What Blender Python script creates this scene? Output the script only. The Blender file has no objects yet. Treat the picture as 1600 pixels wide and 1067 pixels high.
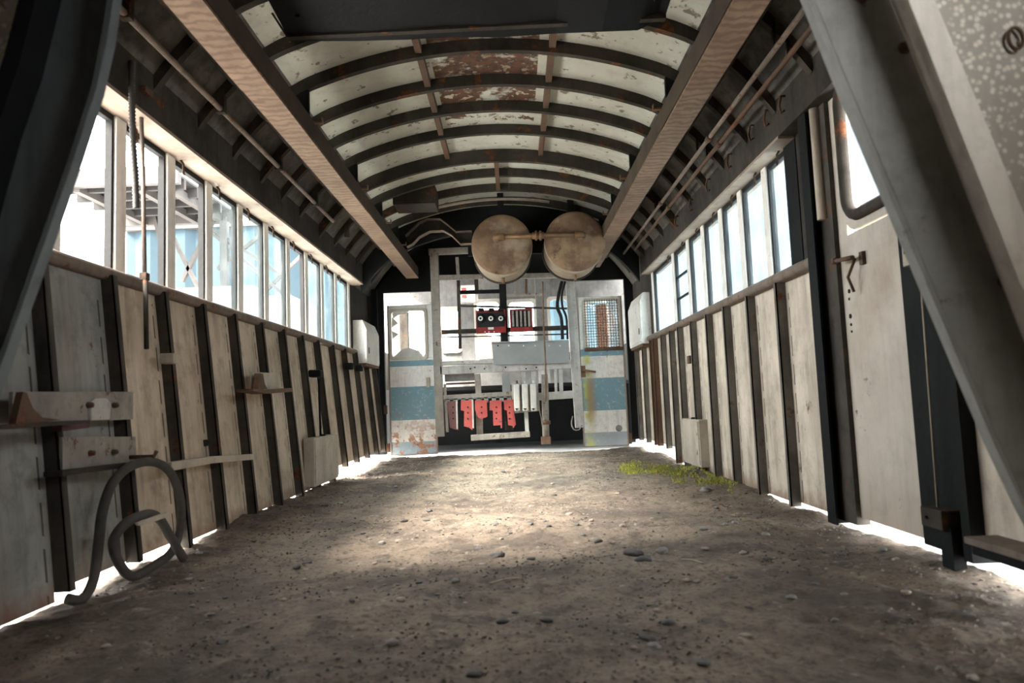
import bpy, bmesh, math, random
from mathutils import Vector, Matrix, noise
random.seed(7)
SC = bpy.context.scene
# ------------------------------------------------------------------ camera
F = 1100.0; VPX, VPY, ROLL, H = 803.0, 628.0, 0.04, 0.57
_a = (VPX-800)*math.cos(ROLL)-(VPY-533.5)*math.sin(ROLL)
_b = (VPX-800)*math.sin(ROLL)+(VPY-533.5)*math.cos(ROLL)
_p = math.atan2(_b, F); _t = math.atan2(_a, F)
FW = Vector((-math.sin(_t)*math.cos(_p), math.cos(_t)*math.cos(_p), math.sin(_p)))
_r0 = Vector((math.cos(_t), math.sin(_t), 0)); _u0 = _r0.cross(FW)
RT = math.cos(ROLL)*_r0-math.sin(ROLL)*_u0
UP = math.sin(ROLL)*_r0+math.cos(ROLL)*_u0
EYE = Vector((0, 0, H))
cd = bpy.data.cameras.new('camera'); cam = bpy.data.objects.new('camera', cd)
SC.collection.objects.link(cam); SC.camera = cam
cd.sensor_width = 36; cd.lens = 36*F/1600; cd.clip_end = 300; cd.clip_start = .05
m = Matrix((RT, UP, -FW)).transposed().to_4x4(); m.translation = EYE
cam.matrix_world = m
cd.dof.use_dof = True; cd.dof.focus_distance = 5.5; cd.dof.aperture_fstop = 3.2
# ------------------------------------------------------------------ light
SC.view_settings.view_transform = 'Standard'; SC.view_settings.look = 'None'
SC.view_settings.gamma = 1; SC.view_settings.exposure = 0.5
SC.view_settings.use_curve_mapping = False
SC.cycles.max_bounces = 10; SC.cycles.diffuse_bounces = 6; SC.cycles.transparent_max_bounces = 16
SC.cycles.use_denoising = True
W = bpy.data.worlds.new('World'); SC.world = W; W.use_nodes = True
bg = W.node_tree.nodes['Background']
bg.inputs[0].default_value = (.96, .98, 1.0, 1); bg.inputs[1].default_value = 14.0
sl = bpy.data.lights.new('sun', 'SUN'); sl.energy = 44.0; sl.angle = math.radians(24); sl.color = (1, .93, .84)
sun = bpy.data.objects.new('sun', sl); SC.collection.objects.link(sun)
sun.rotation_euler = Vector((1, .55, -1.0)).to_track_quat('-Z', 'Y').to_euler()
def portal(loc, sx, sy, rot):
    l = bpy.data.lights.new('daylight_portal', 'AREA'); l.shape = 'RECTANGLE'; l.size = sx; l.size_y = sy
    l.cycles.is_portal = True
    o = bpy.data.objects.new('daylight_portal', l); o.location = loc; o.rotation_euler = rot
    SC.collection.objects.link(o)
portal((-1.66, 4.4, 1.5), .8, 5.6, (0, -math.pi/2, 0))
portal((1.5, 4.8, 1.45), .8, 4.6, (0, math.pi/2, 0))
portal((1.37, .6, 1.6), .5, .5, (0, math.pi/2, 0))
portal((-.05, 8.15, 1.0), 2.9, 2.0, (-math.pi/2, 0, 0))
# ------------------------------------------------------------------ pixel -> point on a real plane
def ray(px, py): return FW+RT*((px-800)/F)-UP*((py-533.5)/F)
def PY(px, py, Y): d = ray(px, py); return EYE+d*(Y/d.y)
def PX(px, py, X): d = ray(px, py); return EYE+d*(X/d.x)
def PZ(px, py, Z=0.0): d = ray(px, py); return EYE+d*((Z-H)/d.z)
# ------------------------------------------------------------------ materials
MATS = {}
def metal(name, c, c2=None, rust=.25, rustc=(.16, .06, .025), dirt=.4, sc=6, rough=.75, bump=.25, metallic=0.0, streak=True, extra=None, dirtc=(.03, .027, .024)):
    mt = bpy.data.materials.new(name); mt.use_nodes = True; MATS[name] = mt
    nt = mt.node_tree; N = nt.nodes; L = nt.links; bs = N['Principled BSDF']
    c2 = c2 or tuple(v*.75 for v in c)
    tc = N.new('ShaderNodeNewGeometry'); 
    def noi(scale, det=5, vec=None, ro=.6):
        n = N.new('ShaderNodeTexNoise'); n.inputs['Scale'].default_value = scale
        n.inputs['Detail'].default_value = det; n.inputs['Roughness'].default_value = ro
        L.new(vec or tc.outputs['Position'], n.inputs['Vector']); return n.outputs['Fac']
    def ramp(v, a, b):
        r = N.new('ShaderNodeMapRange'); r.inputs['From Min'].default_value = a; r.inputs['From Max'].default_value = b
        L.new(v, r.inputs['Value']); return r.outputs['Result']
    def mix(f, a, b):
        x = N.new('ShaderNodeMix'); x.data_type = 'RGBA'
        for s, v in ((0, f), (6, a), (7, b)):
            if hasattr(v, 'links'): L.new(v, x.inputs[s])
            elif s == 0: x.inputs[s].default_value = v
            else: x.inputs[s].default_value = (*v, 1)
        return x.outputs[2]
    def mth(op, a, b=0.0):
        x = N.new('ShaderNodeMath'); x.operation = op; x.use_clamp = op in ('MULTIPLY', 'ADD') and False
        for s, v in ((0, a), (1, b)):
            if hasattr(v, 'links'): L.new(v, x.inputs[s])
            else: x.inputs[s].default_value = v
        return x.outputs[0]
    col = mix(ramp(noi(sc*.5), .38, .64), c, c2)
    if streak:
        mp = N.new('ShaderNodeMapping'); mp.inputs['Scale'].default_value = (9, 9, .7)
        L.new(tc.outputs['Position'], mp.inputs['Vector'])
        st = ramp(noi(2.2, 4, mp.outputs[0]), .5, .78)
        col = mix(mth('MULTIPLY', st, dirt), col, dirtc)
    col = mix(mth('MULTIPLY', ramp(noi(sc*1.9, 8, ro=.7), .5, .72), dirt), col, dirtc)
    if extra: col = extra(N, L, tc, col, mix, mth, ramp, noi)
    if rust > 0:
        rn = noi(sc*1.1, 9, ro=.72)
        rf = ramp(rn, .66-.3*rust, .72-.3*rust)
        rc = mix(ramp(noi(sc*6, 3), .35, .65), rustc, tuple(v*.45 for v in rustc))
        col = mix(rf, col, rc)
    L.new(col, bs.inputs['Base Color'])
    bs.inputs['Roughness'].default_value = rough; bs.inputs['Metallic'].default_value = metallic
    bs.inputs['Specular IOR Level'].default_value = .12 if max(c) < .11 else .35
    if bump:
        bp = N.new('ShaderNodeBump'); bp.inputs['Strength'].default_value = bump; bp.inputs['Distance'].default_value = .01
        L.new(noi(sc*5, 8), bp.inputs['Height']); L.new(bp.outputs[0], bs.inputs['Normal'])
    return mt
def posmask(N, L, tc, mth, axis):
    s = N.new('ShaderNodeSeparateXYZ'); L.new(tc.outputs['Position'], s.inputs[0]); return s.outputs[axis]
def between(mth, v, a, b):
    return mth('MULTIPLY', mth('GREATER_THAN', v, a), mth('LESS_THAN', v, b))
# weld-stitch dashes and rust along the foot of the sheets
STUDS_L = [1.4, 1.83, 2.27, 2.68, 3.09, 3.48, 3.88, 4.30, 4.72, 5.14, 5.56]
STUDS_R = [3.54, 3.99, 4.44, 4.85, 5.28, 5.70, 6.0]
def dashes(ylist):
    def ex(N, L, tc, col, mix, mth, ramp, noi):
        y = posmask(N, L, tc, mth, 1); z = posmask(N, L, tc, mth, 2); line = None
        for y0 in ylist:
            b_ = between(mth, y, y0-.036, y0-.026)
            line = b_ if line is None else mth('ADD', line, b_)
        zf = mth('FRACT', mth('MULTIPLY', mth('ADD', z, mth('MULTIPLY', y, .37)), 7.0)); dsh = mth('GREATER_THAN', zf, .28)
        col = mix(mth('MULTIPLY', mth('MULTIPLY', mth('MULTIPLY', line, dsh), .85), mth('LESS_THAN', z, 1.06)), col, (.02, .015, .012))
        mp = N.new('ShaderNodeMapping'); mp.inputs['Scale'].default_value = (5, 5, .9); L.new(tc.outputs['Position'], mp.inputs['Vector'])
        col = mix(mth('MULTIPLY', ramp(noi(1.6, 7, mp.outputs[0], .65), .48, .70), .55), col, (.20, .15, .11))
        low = ramp(mth('ADD', z, mth('MULTIPLY', noi(14), .16)), .17, .06)
        return mix(mth('MULTIPLY', low, .85), col, (.17, .07, .035))
    return ex
metal('left_sheet', (.60, .49, .375), (.43, .35, .265), rust=.02, dirt=.42, sc=5, extra=dashes(STUDS_L))
metal('left_shaded_sheet', (.30, .295, .27), (.20, .20, .185), rust=.02, dirt=.5, sc=5, extra=dashes(STUDS_L))  # darker copy of the left sheet; near-end shade put into the colour
metal('right_sheet', (.66, .57, .46), (.50, .425, .335), rust=.02, dirt=.36, sc=5, extra=dashes(STUDS_R))
metal('stud_paint', (.08, .07, .058), (.04, .036, .031), rust=.2, dirt=.5, dirtc=(.014, .013, .012))
metal('stud_right', (.17, .155, .13), (.10, .09, .078), rust=.25, dirt=.4)
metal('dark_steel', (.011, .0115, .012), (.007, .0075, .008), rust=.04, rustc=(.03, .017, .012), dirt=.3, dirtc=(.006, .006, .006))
metal('cream_paint', (.62, .57, .49), (.52, .47, .40), rust=.1, rustc=(.25, .11, .05), dirt=.2)
metal('post_white', (.82, .78, .72), (.74, .69, .62), rust=.1, rustc=(.3, .13, .06), dirt=.15)
metal('soffit_paint', (.33, .26, .205), (.25, .19, .15), rust=.14, dirt=.3, rustc=(.2, .09, .05))
metal('header_paint', (.055, .047, .039), (.026, .024, .022), rust=.12, dirt=.6, dirtc=(.012, .011, .010))
metal('sill_rust', (.20, .15, .115), (.13, .10, .08), rust=.34, dirt=.4, sc=9)
metal('black_rubber', (.02, .02, .02), rust=0, dirt=0, streak=False)
metal('hose_rubber', (.085, .08, .072), (.06, .055, .05), rust=0, dirt=.3, streak=False, sc=12)
metal('rib_paint', (.06, .05, .04), (.03, .026, .021), rust=.3, dirt=.6, dirtc=(.012, .011, .010))
metal('far_grey', (.23, .225, .21), (.15, .145, .135), rust=.12, dirt=.3, sc=8)
metal('grey_panel', (.27, .275, .27), (.23, .23, .225), rust=.0, dirt=.15, sc=5, streak=False, rough=.5)
metal('post_paint', (.30, .27, .23), (.22, .19, .165), rust=.25, dirt=.35, sc=12)
metal('light_beam', (.46, .44, .40), (.36, .34, .31), rust=.14, dirt=.3, sc=12)
metal('red_paint', (.26, .024, .018), (.16, .014, .012), rust=.1, rustc=(.08, .02, .015), dirt=.3, sc=14)
metal('pink_red', (.40, .075, .06), (.30, .05, .045), rust=.1, rustc=(.15, .06, .05), dirt=.25, sc=14)
metal('maroon', (.12, .05, .05), (.08, .035, .035), rust=.1, dirt=.3, sc=14)
metal('white_paint', (.68, .66, .60), (.60, .57, .52), rust=.08, dirt=.2, sc=9)
metal('box_paint', (.48, .42, .34), (.40, .34, .27), rust=.12, dirt=.25, sc=9)
metal('brass', (.22, .12, .06), (.13, .07, .035), rust=.2, dirt=.3, sc=14, rough=.5, metallic=.3)
metal('rust_iron', (.12, .065, .038), (.09, .05, .03), rust=.4, dirt=.4, sc=10)
metal('plywood', (.40, .235, .135), (.30, .17, .095), rust=0, dirt=.25, sc=7, streak=False, extra=lambda N, L, tc, col, mix, mth, ramp, noi: wavy(N, L, tc, col, mix, mth, ramp, noi))if False else None
def wavy(N, L, tc, col, mix, mth, ramp, noi):
    w = N.new('ShaderNodeTexWave'); w.bands_direction = 'Y'; w.inputs['Scale'].default_value = 5.5
    w.inputs['Distortion'].default_value = 5.5; w.inputs['Detail'].default_value = 3; w.inputs['Detail Scale'].default_value = 2.5
    L.new(tc.outputs['Position'], w.inputs['Vector'])
    return mix(mth('MULTIPLY', ramp(w.outputs['Fac'], .25, .9), .6), col, (.09, .05, .03))
metal('duct_board', (.22, .14, .088), (.15, .09, .055), rust=.1, dirt=.25, sc=7, streak=False, extra=wavy)
metal('duct_side', (.07, .05, .035), (.045, .035, .028), rust=.1, dirt=.25, sc=7, streak=False)
metal('tank_side', (.38, .31, .235), (.27, .205, .145), rust=.12, dirt=.3, sc=5)
metal('diag_left_shaded', (.20, .22, .23), (.12, .13, .135), rust=.12, rustc=(.13, .09, .06), dirt=.4, sc=3)  # left brace steel darkened, its shade put into the colour
metal('diag_right_lit', (.36, .35, .32), (.24, .235, .215), rust=.06, dirt=.35, sc=4)  # paler brace steel, light on the right side put into the colour
metal('diag_lip', (.85, .78, .67), (.72, .65, .55), rust=.12, rustc=(.25, .14, .08), dirt=.25, sc=6)
def mottle(N, L, tc, col, mix, mth, ramp, noi):
    v = N.new('ShaderNodeTexVoronoi'); v.inputs['Scale'].default_value = 65; L.new(tc.outputs['Position'], v.inputs['Vector'])
    return mix(mth('MULTIPLY', ramp(mth('ADD', v.outputs['Distance'], mth('MULTIPLY', noi(30), .5)), .45, .75), .6), col, (.22, .19, .15))
metal('mottled_plate', (.86, .80, .69), (.74, .67, .56), rust=.14, rustc=(.3, .17, .09), dirt=.2, sc=5, extra=mottle)
def blotch(N, L, tc, col, mix, mth, ramp, noi):
    col = mix(mth('MULTIPLY', ramp(noi(5.5, 8, ro=.65), .47, .62), .75), col, (.085, .045, .026))
    return mix(mth('MULTIPLY', ramp(noi(3.1, 6), .55, .66), .5), col, (.36, .29, .22))
def roofx(N, L, tc, col, mix, mth, ramp, noi):
    x = posmask(N, L, tc, mth, 0); y = posmask(N, L, tc, mth, 1)
    nz = noi(9, 8)
    m1 = mth('MULTIPLY', between(mth, x, -.40, .22), mth('LESS_THAN', mth('ADD', y, mth('MULTIPLY', nz, 1.2)), 5.35))
    rc = mix(ramp(noi(22, 6), .47, .56), (.10, .04, .02), (.055, .03, .02))
    rc = mix(mth('MULTIPLY', ramp(noi(16, 9), .56, .6), ramp(y, 3.6, 4.3)), rc, (.40, .34, .24))
    col = mix(mth('MULTIPLY', m1, ramp(noi(5, 6), .60, .52)), col, rc)
    # flaking along the ribs
    f = mth('FRACT', mth('DIVIDE', y, .42))
    return mix(mth('MULTIPLY', ramp(noi(13, 9), .60, .64), .8), col, (.10, .06, .035))
metal('tank_paint', (.24, .155, .092), (.12, .068, .038), rust=.22, rustc=(.10, .045, .022), dirt=.6, sc=4, dirtc=(.07, .04, .025), streak=False, extra=blotch)
metal('roof_paint', (.50, .48, .40), (.42, .40, .335), rust=.03, dirt=.2, sc=6, streak=False, extra=roofx)
metal('roof_side_shaded', (.13, .12, .10), (.02, .019, .017), rust=.1, dirt=.8, dirtc=(.01, .0095, .009), sc=6, streak=False)  # roof cream darkened: shade beyond the troughs put into the colour
def stripes(bands, base):
    def ex(N, L, tc, col, mix, mth, ramp, noi):
        z = posmask(N, L, tc, mth, 2); x = posmask(N, L, tc, mth, 0)
        z = mth('ADD', z, mth('MULTIPLY', x, 0.0))
        for a, b, c in bands: col = mix(between(mth, z, a, b), col, c)
        scr = ramp(noi(26, 9, ro=.75), .56, .62)
        return mix(mth('MULTIPLY', scr, .55), col, (.55, .58, .56))
    return ex
BLUE = (.20, .34, .40)
def zat(px, py): return PY(px, py, 7.9).z
def rusty_low(zmax):
    pass
def door_l(N, L, tc, col, mix, mth, ramp, noi):
    col = stripes([(zat(645, 572), zat(645, 563), BLUE), (zat(645, 656), zat(645, 604), BLUE), (zat(645, 712), zat(645, 690), (.33, .42, .47))], None)(N, L, tc, col, mix, mth, ramp, noi)
    z = posmask(N, L, tc, mth, 2)
    k = ramp(mth('ADD', z, mth('MULTIPLY', noi(3), .5)), .80, .45)
    rn = ramp(noi(15, 8, ro=.65), .50, .58)
    return mix(mth('MULTIPLY', rn, k), col, (.42, .20, .11))
def door_r(N, L, tc, col, mix, mth, ramp, noi):
    col = stripes([(zat(940, 556), zat(940, 545), BLUE), (zat(945, 641), zat(945, 590), BLUE), (zat(945, 698), zat(945, 675), (.36, .40, .42))], None)(N, L, tc, col, mix, mth, ramp, noi)
    z = posmask(N, L, tc, mth, 2); x = posmask(N, L, tc, mth, 0)
    xs = mth('ADD', x, mth('MULTIPLY', noi(6), .05)); xa = PY(913, 640, 7.9).x+.025; xb = PY(922, 640, 7.9).x+.03
    yl = mth('MULTIPLY', mth('MULTIPLY', ramp(xs, xa-.02, xa+.02), ramp(xs, xb+.05, xb)), mth('MULTIPLY', mth('LESS_THAN', z, zat(915, 555)), ramp(noi(7, 5), .36, .58)))
    col = mix(mth('MULTIPLY', yl, .8), col, (.58, .56, .10))
    br = mth('MULTIPLY', mth('MULTIPLY', ramp(xs, xa+.02, xa+.06), ramp(xs, xb+.08, xb+.03)), mth('MULTIPLY', ramp(z, zat(915, 670), zat(915, 640)), ramp(z, zat(915, 575), zat(915, 600))))
    return mix(mth('MULTIPLY', br, .7), col, (.36, .22, .13))
metal('door_left_paint', (.86, .84, .80), (.80, .78, .73), rust=.09, dirt=.22, sc=9, extra=door_l)
metal('door_right_paint', (.86, .85, .80), (.78, .76, .72), rust=.10, dirt=.3, sc=9, extra=door_r)
def entry_door(N, L, tc, col, mix, mth, ramp, noi):
    z = posmask(N, L, tc, mth, 2); y = posmask(N, L, tc, mth, 1)
    f = mth('MULTIPLY', ramp(noi(3.5, 5), .45, .65), mth('MULTIPLY', ramp(z, .55, .95), ramp(z, 1.3, 1.1)))
    col = mix(mth('MULTIPLY', f, .6), col, (.33, .24, .17))
    low = ramp(mth('ADD', z, mth('MULTIPLY', noi(5), .3)), .42, .1)
    return mix(mth('MULTIPLY', low, .6), col, (.30, .22, .16))
metal('entry_door_paint', (.56, .50, .42), (.46, .40, .33), rust=.05, dirt=.2, sc=4, extra=entry_door)
metal('blue_cladding', (.027, .042, .050), (.021, .035, .043), rust=0, dirt=.1, sc=2, bump=0)
metal('pale_cladding', (.043, .052, .058), (.036, .045, .052), rust=0, dirt=.1, sc=2, bump=0)
metal('yard_white', (.14, .14, .14), rust=0, dirt=.1, bump=0)
metal('yard_steel', (.03, .028, .027), (.02, .02, .02), rust=.1, dirt=.2, bump=0)
metal('pale_yard', (.06, .056, .053), rust=.05, dirt=.1, bump=0)
metal('orange_paint', (.4, .16, .08), rust=0, dirt=.1, bump=0)
metal('paper', (.7, .68, .64), rust=0, dirt=.1, streak=False, bump=0)
metal('stone_grey', (.25, .235, .215), (.16, .15, .14), rust=0, dirt=.3, sc=20, streak=False)
metal('stone_dark', (.12, .115, .11), (.08, .075, .07), rust=0, dirt=.3, sc=20, streak=False)
metal('stone_tan', (.36, .30, .24), (.27, .22, .18), rust=0, dirt=.3, sc=20, streak=False)
metal('dry_wood', (.40, .33, .25), (.3, .25, .19), rust=0, dirt=.3, sc=20, streak=False)
metal('gravel', (.30, .255, .205), (.05, .043, .036), rust=0, dirt=.3, sc=70, streak=False)
metal('moss', (.42, .38, .05), (.15, .19, .035), rust=0, dirt=.3, sc=30, streak=False)
def groundx(N, L, tc, col, mix, mth, ramp, noi):
    fine = ramp(noi(120, 6, ro=.75), .35, .7)
    col = mix(mth('MULTIPLY', fine, .45), col, (.36, .285, .215))
    col = mix(mth('MULTIPLY', ramp(noi(55, 5), .52, .62), .55), col, (.045, .037, .03))
    col = mix(mth('MULTIPLY', ramp(noi(1.6, 7, ro=.65), .45, .60), .7), col, (.065, .052, .042))
    col = mix(mth('MULTIPLY', ramp(noi(7, 8, ro=.7), .53, .60), .6), col, (.055, .045, .036))
    col = mix(mth('MULTIPLY', ramp(noi(11, 8, ro=.7), .60, .66), .5), col, (.42, .36, .29))
    return col
metal('dirt', (.215, .165, .122), (.14, .11, .083), rust=0, dirt=.35, sc=5, streak=False, bump=1.0, rough=.95, extra=groundx)
metal('yard_ground', (.55, .54, .52), (.45, .44, .42), rust=0, dirt=.1, sc=3, streak=False, rough=.95)
def simple(name, c, rough=.5, alpha=None):
    mt = bpy.data.materials.new(name); mt.use_nodes = True; MATS[name] = mt
    b = mt.node_tree.nodes['Principled BSDF']; b.inputs['Base Color'].default_value = (*c, 1); b.inputs['Roughness'].default_value = rough
def glass(name, tint, refl, dusty):
    mt = bpy.data.materials.new(name); mt.use_nodes = True; MATS[name] = mt
    nt = mt.node_tree; N = nt.nodes; L = nt.links; N.remove(N['Principled BSDF']); out = N['Material Output']
    tr = N.new('ShaderNodeBsdfTransparent'); tr.inputs[0].default_value = (*tint, 1)
    gl = N.new('ShaderNodeBsdfGlossy'); gl.inputs['Roughness'].default_value = .08
    df = N.new('ShaderNodeBsdfTranslucent'); df.inputs[0].default_value = (.8, .85, .85, 1)
    a = N.new('ShaderNodeMixShader'); a.inputs[0].default_value = refl; L.new(tr.outputs[0], a.inputs[1]); L.new(gl.outputs[0], a.inputs[2])
    b = N.new('ShaderNodeMixShader'); L.new(a.outputs[0], b.inputs[1]); L.new(df.outputs[0], b.inputs[2])
    no = N.new('ShaderNodeTexNoise'); no.inputs['Scale'].default_value = 5
    g = N.new('ShaderNodeNewGeometry'); L.new(g.outputs['Position'], no.inputs['Vector'])
    r = N.new('ShaderNodeMapRange'); r.inputs['From Min'].default_value = .3; r.inputs['From Max'].default_value = .8
    r.inputs['To Max'].default_value = dusty; L.new(no.outputs['Fac'], r.inputs['Value']); L.new(r.outputs[0], b.inputs[0])
    L.new(b.outputs[0], out.inputs[0])
glass('clear_glass', (.90, .96, .97), .03, .012)
glass('dusty_glass', (.84, .94, .98), .03, .04)
simple('hole_black', (.004, .004, .004), .9)
# ------------------------------------------------------------------ mesh helpers
class MB:
    def __init__(s): s.v = []; s.f = []; s.sm = []
    def add(s, vs, fs, smooth=False):
        n = len(s.v); s.v += [Vector(v) for v in vs]; s.f += [tuple(i+n for i in f) for f in fs]; s.sm += [smooth]*len(fs)
        return s
    def hexa(s, p):  # 8 pts: bottom 4 ccw, top 4 ccw
        return s.add(p, [(3, 2, 1, 0), (4, 5, 6, 7), (0, 1, 5, 4), (1, 2, 6, 5), (2, 3, 7, 6), (3, 0, 4, 7)])
    def box(s, x0, x1, y0, y1, z0, z1):
        if x0 > x1: x0, x1 = x1, x0
        if y0 > y1: y0, y1 = y1, y0
        if z0 > z1: z0, z1 = z1, z0
        return s.hexa([(x0, y0, z0), (x1, y0, z0), (x1, y1, z0), (x0, y1, z0), (x0, y0, z1), (x1, y0, z1), (x1, y1, z1), (x0, y1, z1)])
    def prism(s, poly, d):  # poly: list of 3D pts, extruded by vector d
        n = len(poly); d = Vector(d); P = [Vector(p) for p in poly]
        vs = P+[p+d for p in P]
        fs = [tuple(range(n))[::-1], tuple(range(n, 2*n))]+[(i, (i+1) % n, (i+1) % n+n, i+n) for i in range(n)]
        return s.add(vs, fs)
    def bar(s, a, b, w, t, up=(0, 0, 1)):  # rectangular bar from a to b, w across, t along 'up'
        a = Vector(a); b = Vector(b); d = (b-a).normalized(); up = Vector(up)
        side = d.cross(up).normalized(); u = side.cross(d).normalized()
        q = [side*(sx*w/2)+u*(sy*t/2) for sx, sy in ((-1, -1), (1, -1), (1, 1), (-1, 1))]
        return s.hexa([a+c for c in q]+[b+c for c in q])
    def tube(s, pts, r, n=10, cap=True, closed=False):
        P = [Vector(p) for p in pts]; rs = r if isinstance(r, (list, tuple)) else [r]*len(P)
        rings = []; prev = None
        for i, p in enumerate(P):
            t = (P[min(i+1, len(P)-1)]-P[max(i-1, 0)]).normalized()
            if prev is None:
                ref = Vector((0, 0, 1)) if abs(t.z) < .9 else Vector((1, 0, 0))
                prev = t.cross(ref).normalized()
            u = (prev-t*prev.dot(t)).normalized(); prev = u; w = t.cross(u)
            rings.append([p+(u*math.cos(2*math.pi*k/n)+w*math.sin(2*math.pi*k/n))*rs[i] for k in range(n)])
        vs = [v for R in rings for v in R]; fs = []
        for i in range(len(P)-1):
            for k in range(n): fs.append((i*n+k, i*n+(k+1) % n, (i+1)*n+(k+1) % n, (i+1)*n+k))
        s.add(vs, fs, True)
        if cap:
            b = len(s.v)-len(vs); s.f += [tuple(b+k for k in range(n))[::-1], tuple(b+(len(P)-1)*n+k for k in range(n))]; s.sm += [False]*2
        return s
    def lathe(s, prof, c, axis, n=48):  # prof: (r, h) along axis
        c = Vector(c); axis = Vector(axis).normalized(); ref = Vector((0, 0, 1)) if abs(axis.z) < .9 else Vector((1, 0, 0))
        u = axis.cross(ref).normalized(); w = axis.cross(u); vs = []; fs = []
        for r, h in prof:
            for k in range(n):
                a = 2*math.pi*k/n; vs.append(c+axis*h+(u*math.cos(a)+w*math.sin(a))*max(r, 1e-4))
        for i in range(len(prof)-1):
            for k in range(n): fs.append((i*n+k, i*n+(k+1) % n, (i+1)*n+(k+1) % n, (i+1)*n+k))
        return s.add(vs, fs, True)
    def build(s, name, mat, parent=None, origin=None, bevel=0.0):
        me = bpy.data.meshes.new(name)
        if parent is not None: o0 = Vector(parent['_o'])
        elif origin is not None: o0 = Vector(origin)
        else:
            xs = [v.x for v in s.v]; ys = [v.y for v in s.v]; zs = [v.z for v in s.v]
            o0 = Vector(((min(xs)+max(xs))/2, (min(ys)+max(ys))/2, min(zs)))
        me.from_pydata([tuple(v-o0) for v in s.v], [], s.f)
        me.polygons.foreach_set('use_smooth', s.sm)
        bm = bmesh.new(); bm.from_mesh(me)
        bmesh.ops.recalc_face_normals(bm, faces=bm.faces); bm.to_mesh(me); bm.free(); me.update()
        o = bpy.data.objects.new(name, me); SC.collection.objects.link(o)
        me.materials.append(MATS[mat])
        if parent is not None:
            o.parent = parent
        else: o.location = o0
        o['_o'] = tuple(o0)
        if bevel:
            b = o.modifiers.new('bevel', 'BEVEL'); b.width = bevel; b.segments = 2; b.limit_method = 'ANGLE'
        return o
def tag(o, label, cat=None, group=None, kind=None):
    if label: o['label'] = label
    if cat: o['category'] = cat
    if group: o['group'] = group
    if kind: o['kind'] = kind
    return o
def empty(name, loc, label=None, cat=None, group=None, kind=None):
    o = bpy.data.objects.new(name, None); SC.collection.objects.link(o); o.location = loc; o['_o'] = tuple(loc)
    o.empty_display_size = .05
    return tag(o, label, cat, group, kind)
def ringframe(mb, w, h, r, ow, oh, org, ux, uz, d, seg=5):
    """rounded opening w x h (corner radius r) inside outer rectangle ow x oh (rounded too when close)"""
    org = Vector(org); ux = Vector(ux); uz = Vector(uz); d = Vector(d)
    inner = []; outer = []
    for cx, cz, a0 in ((1, 1, 0), (-1, 1, 90), (-1, -1, 180), (1, -1, 270)):
        for k in range(seg+1):
            a = math.radians(a0+90*k/seg)
            inner.append((cx*(w/2-r)+r*math.cos(a), cz*(h/2-r)+r*math.sin(a)))
            ro = min(r, .03) if ow-w > .1 else r
            outer.append((cx*(ow/2-ro)+ro*math.cos(a), cz*(oh/2-ro)+ro*math.sin(a)))
    n = len(inner)
    q = lambda p, e: org+ux*p[0]+uz*p[1]+d*e
    vs = [q(p, 0) for p in inner]+[q(p, 0) for p in outer]+[q(p, 1) for p in inner]+[q(p, 1) for p in outer]
    fs = []
    for i in range(n):
        j = (i+1) % n
        fs += [(i, j, n+j, n+i), (2*n+i, 3*n+i, 3*n+j, 2*n+j), (i, 2*n+i, 2*n+j, j), (n+i, n+j, 3*n+j, 3*n+i)]
    return mb.add(vs, fs)
def smooth_path(pts, sub=6):
    P = [Vector(p) for p in pts]; out = []
    for i in range(len(P)-1):
        a = P[max(i-1, 0)]; b = P[i]; c = P[i+1]; d = P[min(i+2, len(P)-1)]
        for k in range(sub):
            t = k/sub
            out.append(.5*((2*b)+(c-a)*t+(2*a-5*b+4*c-d)*t*t+(3*b-a-3*c+d)*t**3))
    return out+[P[-1]]
# ================================================================== GROUND
def gz(x, y):
    p = Vector((x, y, 0))
    z = .018*noise.noise(p*1.1)+.013*noise.noise(p*3.1)+.010*noise.noise(p*8)+.008*noise.noise(p*19)+.006*abs(noise.noise(p*33))
    e = max(0, min(1, (abs(x+.03)-1.05)/.35))
    if y > 3.2: z += e*.035*max(-.1, noise.noise(Vector((y*1.7, x*.5, 3)))+.12)
    return z-.004
g = MB(); NX, NY = 190, 460; x0, x1, y0, y1 = -1.47, 1.405, -1.4, 8.0
ys = []; 
for j in range(NY+1):
    t = j/NY; ys.append(y0+(y1-y0)*(.25*t+.75*t**1.35) if False else y0+(y1-y0)*t)
vs = []; fs = []
for j in range(NY+1):
    for i in range(NX+1):
        x = x0+(x1-x0)*i/NX; vs.append((x, ys[j], gz(x, ys[j])))
for j in range(NY):
    for i in range(NX):
        a = j*(NX+1)+i; fs.append((a, a+1, a+NX+2, a+NX+1))
g.add(vs, fs, True)
tag(g.build('floor', 'dirt', origin=(0, 0, 0)), 'brown dirt floor strewn with gravel inside the carriage', kind='structure')
g = MB(); g.box(-40, 40, -20, 60, -.12, -.035)
tag(g.build('ground', 'yard_ground', origin=(0, 0, -.035)), 'bright pale yard ground outside the carriage', kind='structure')
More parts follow.
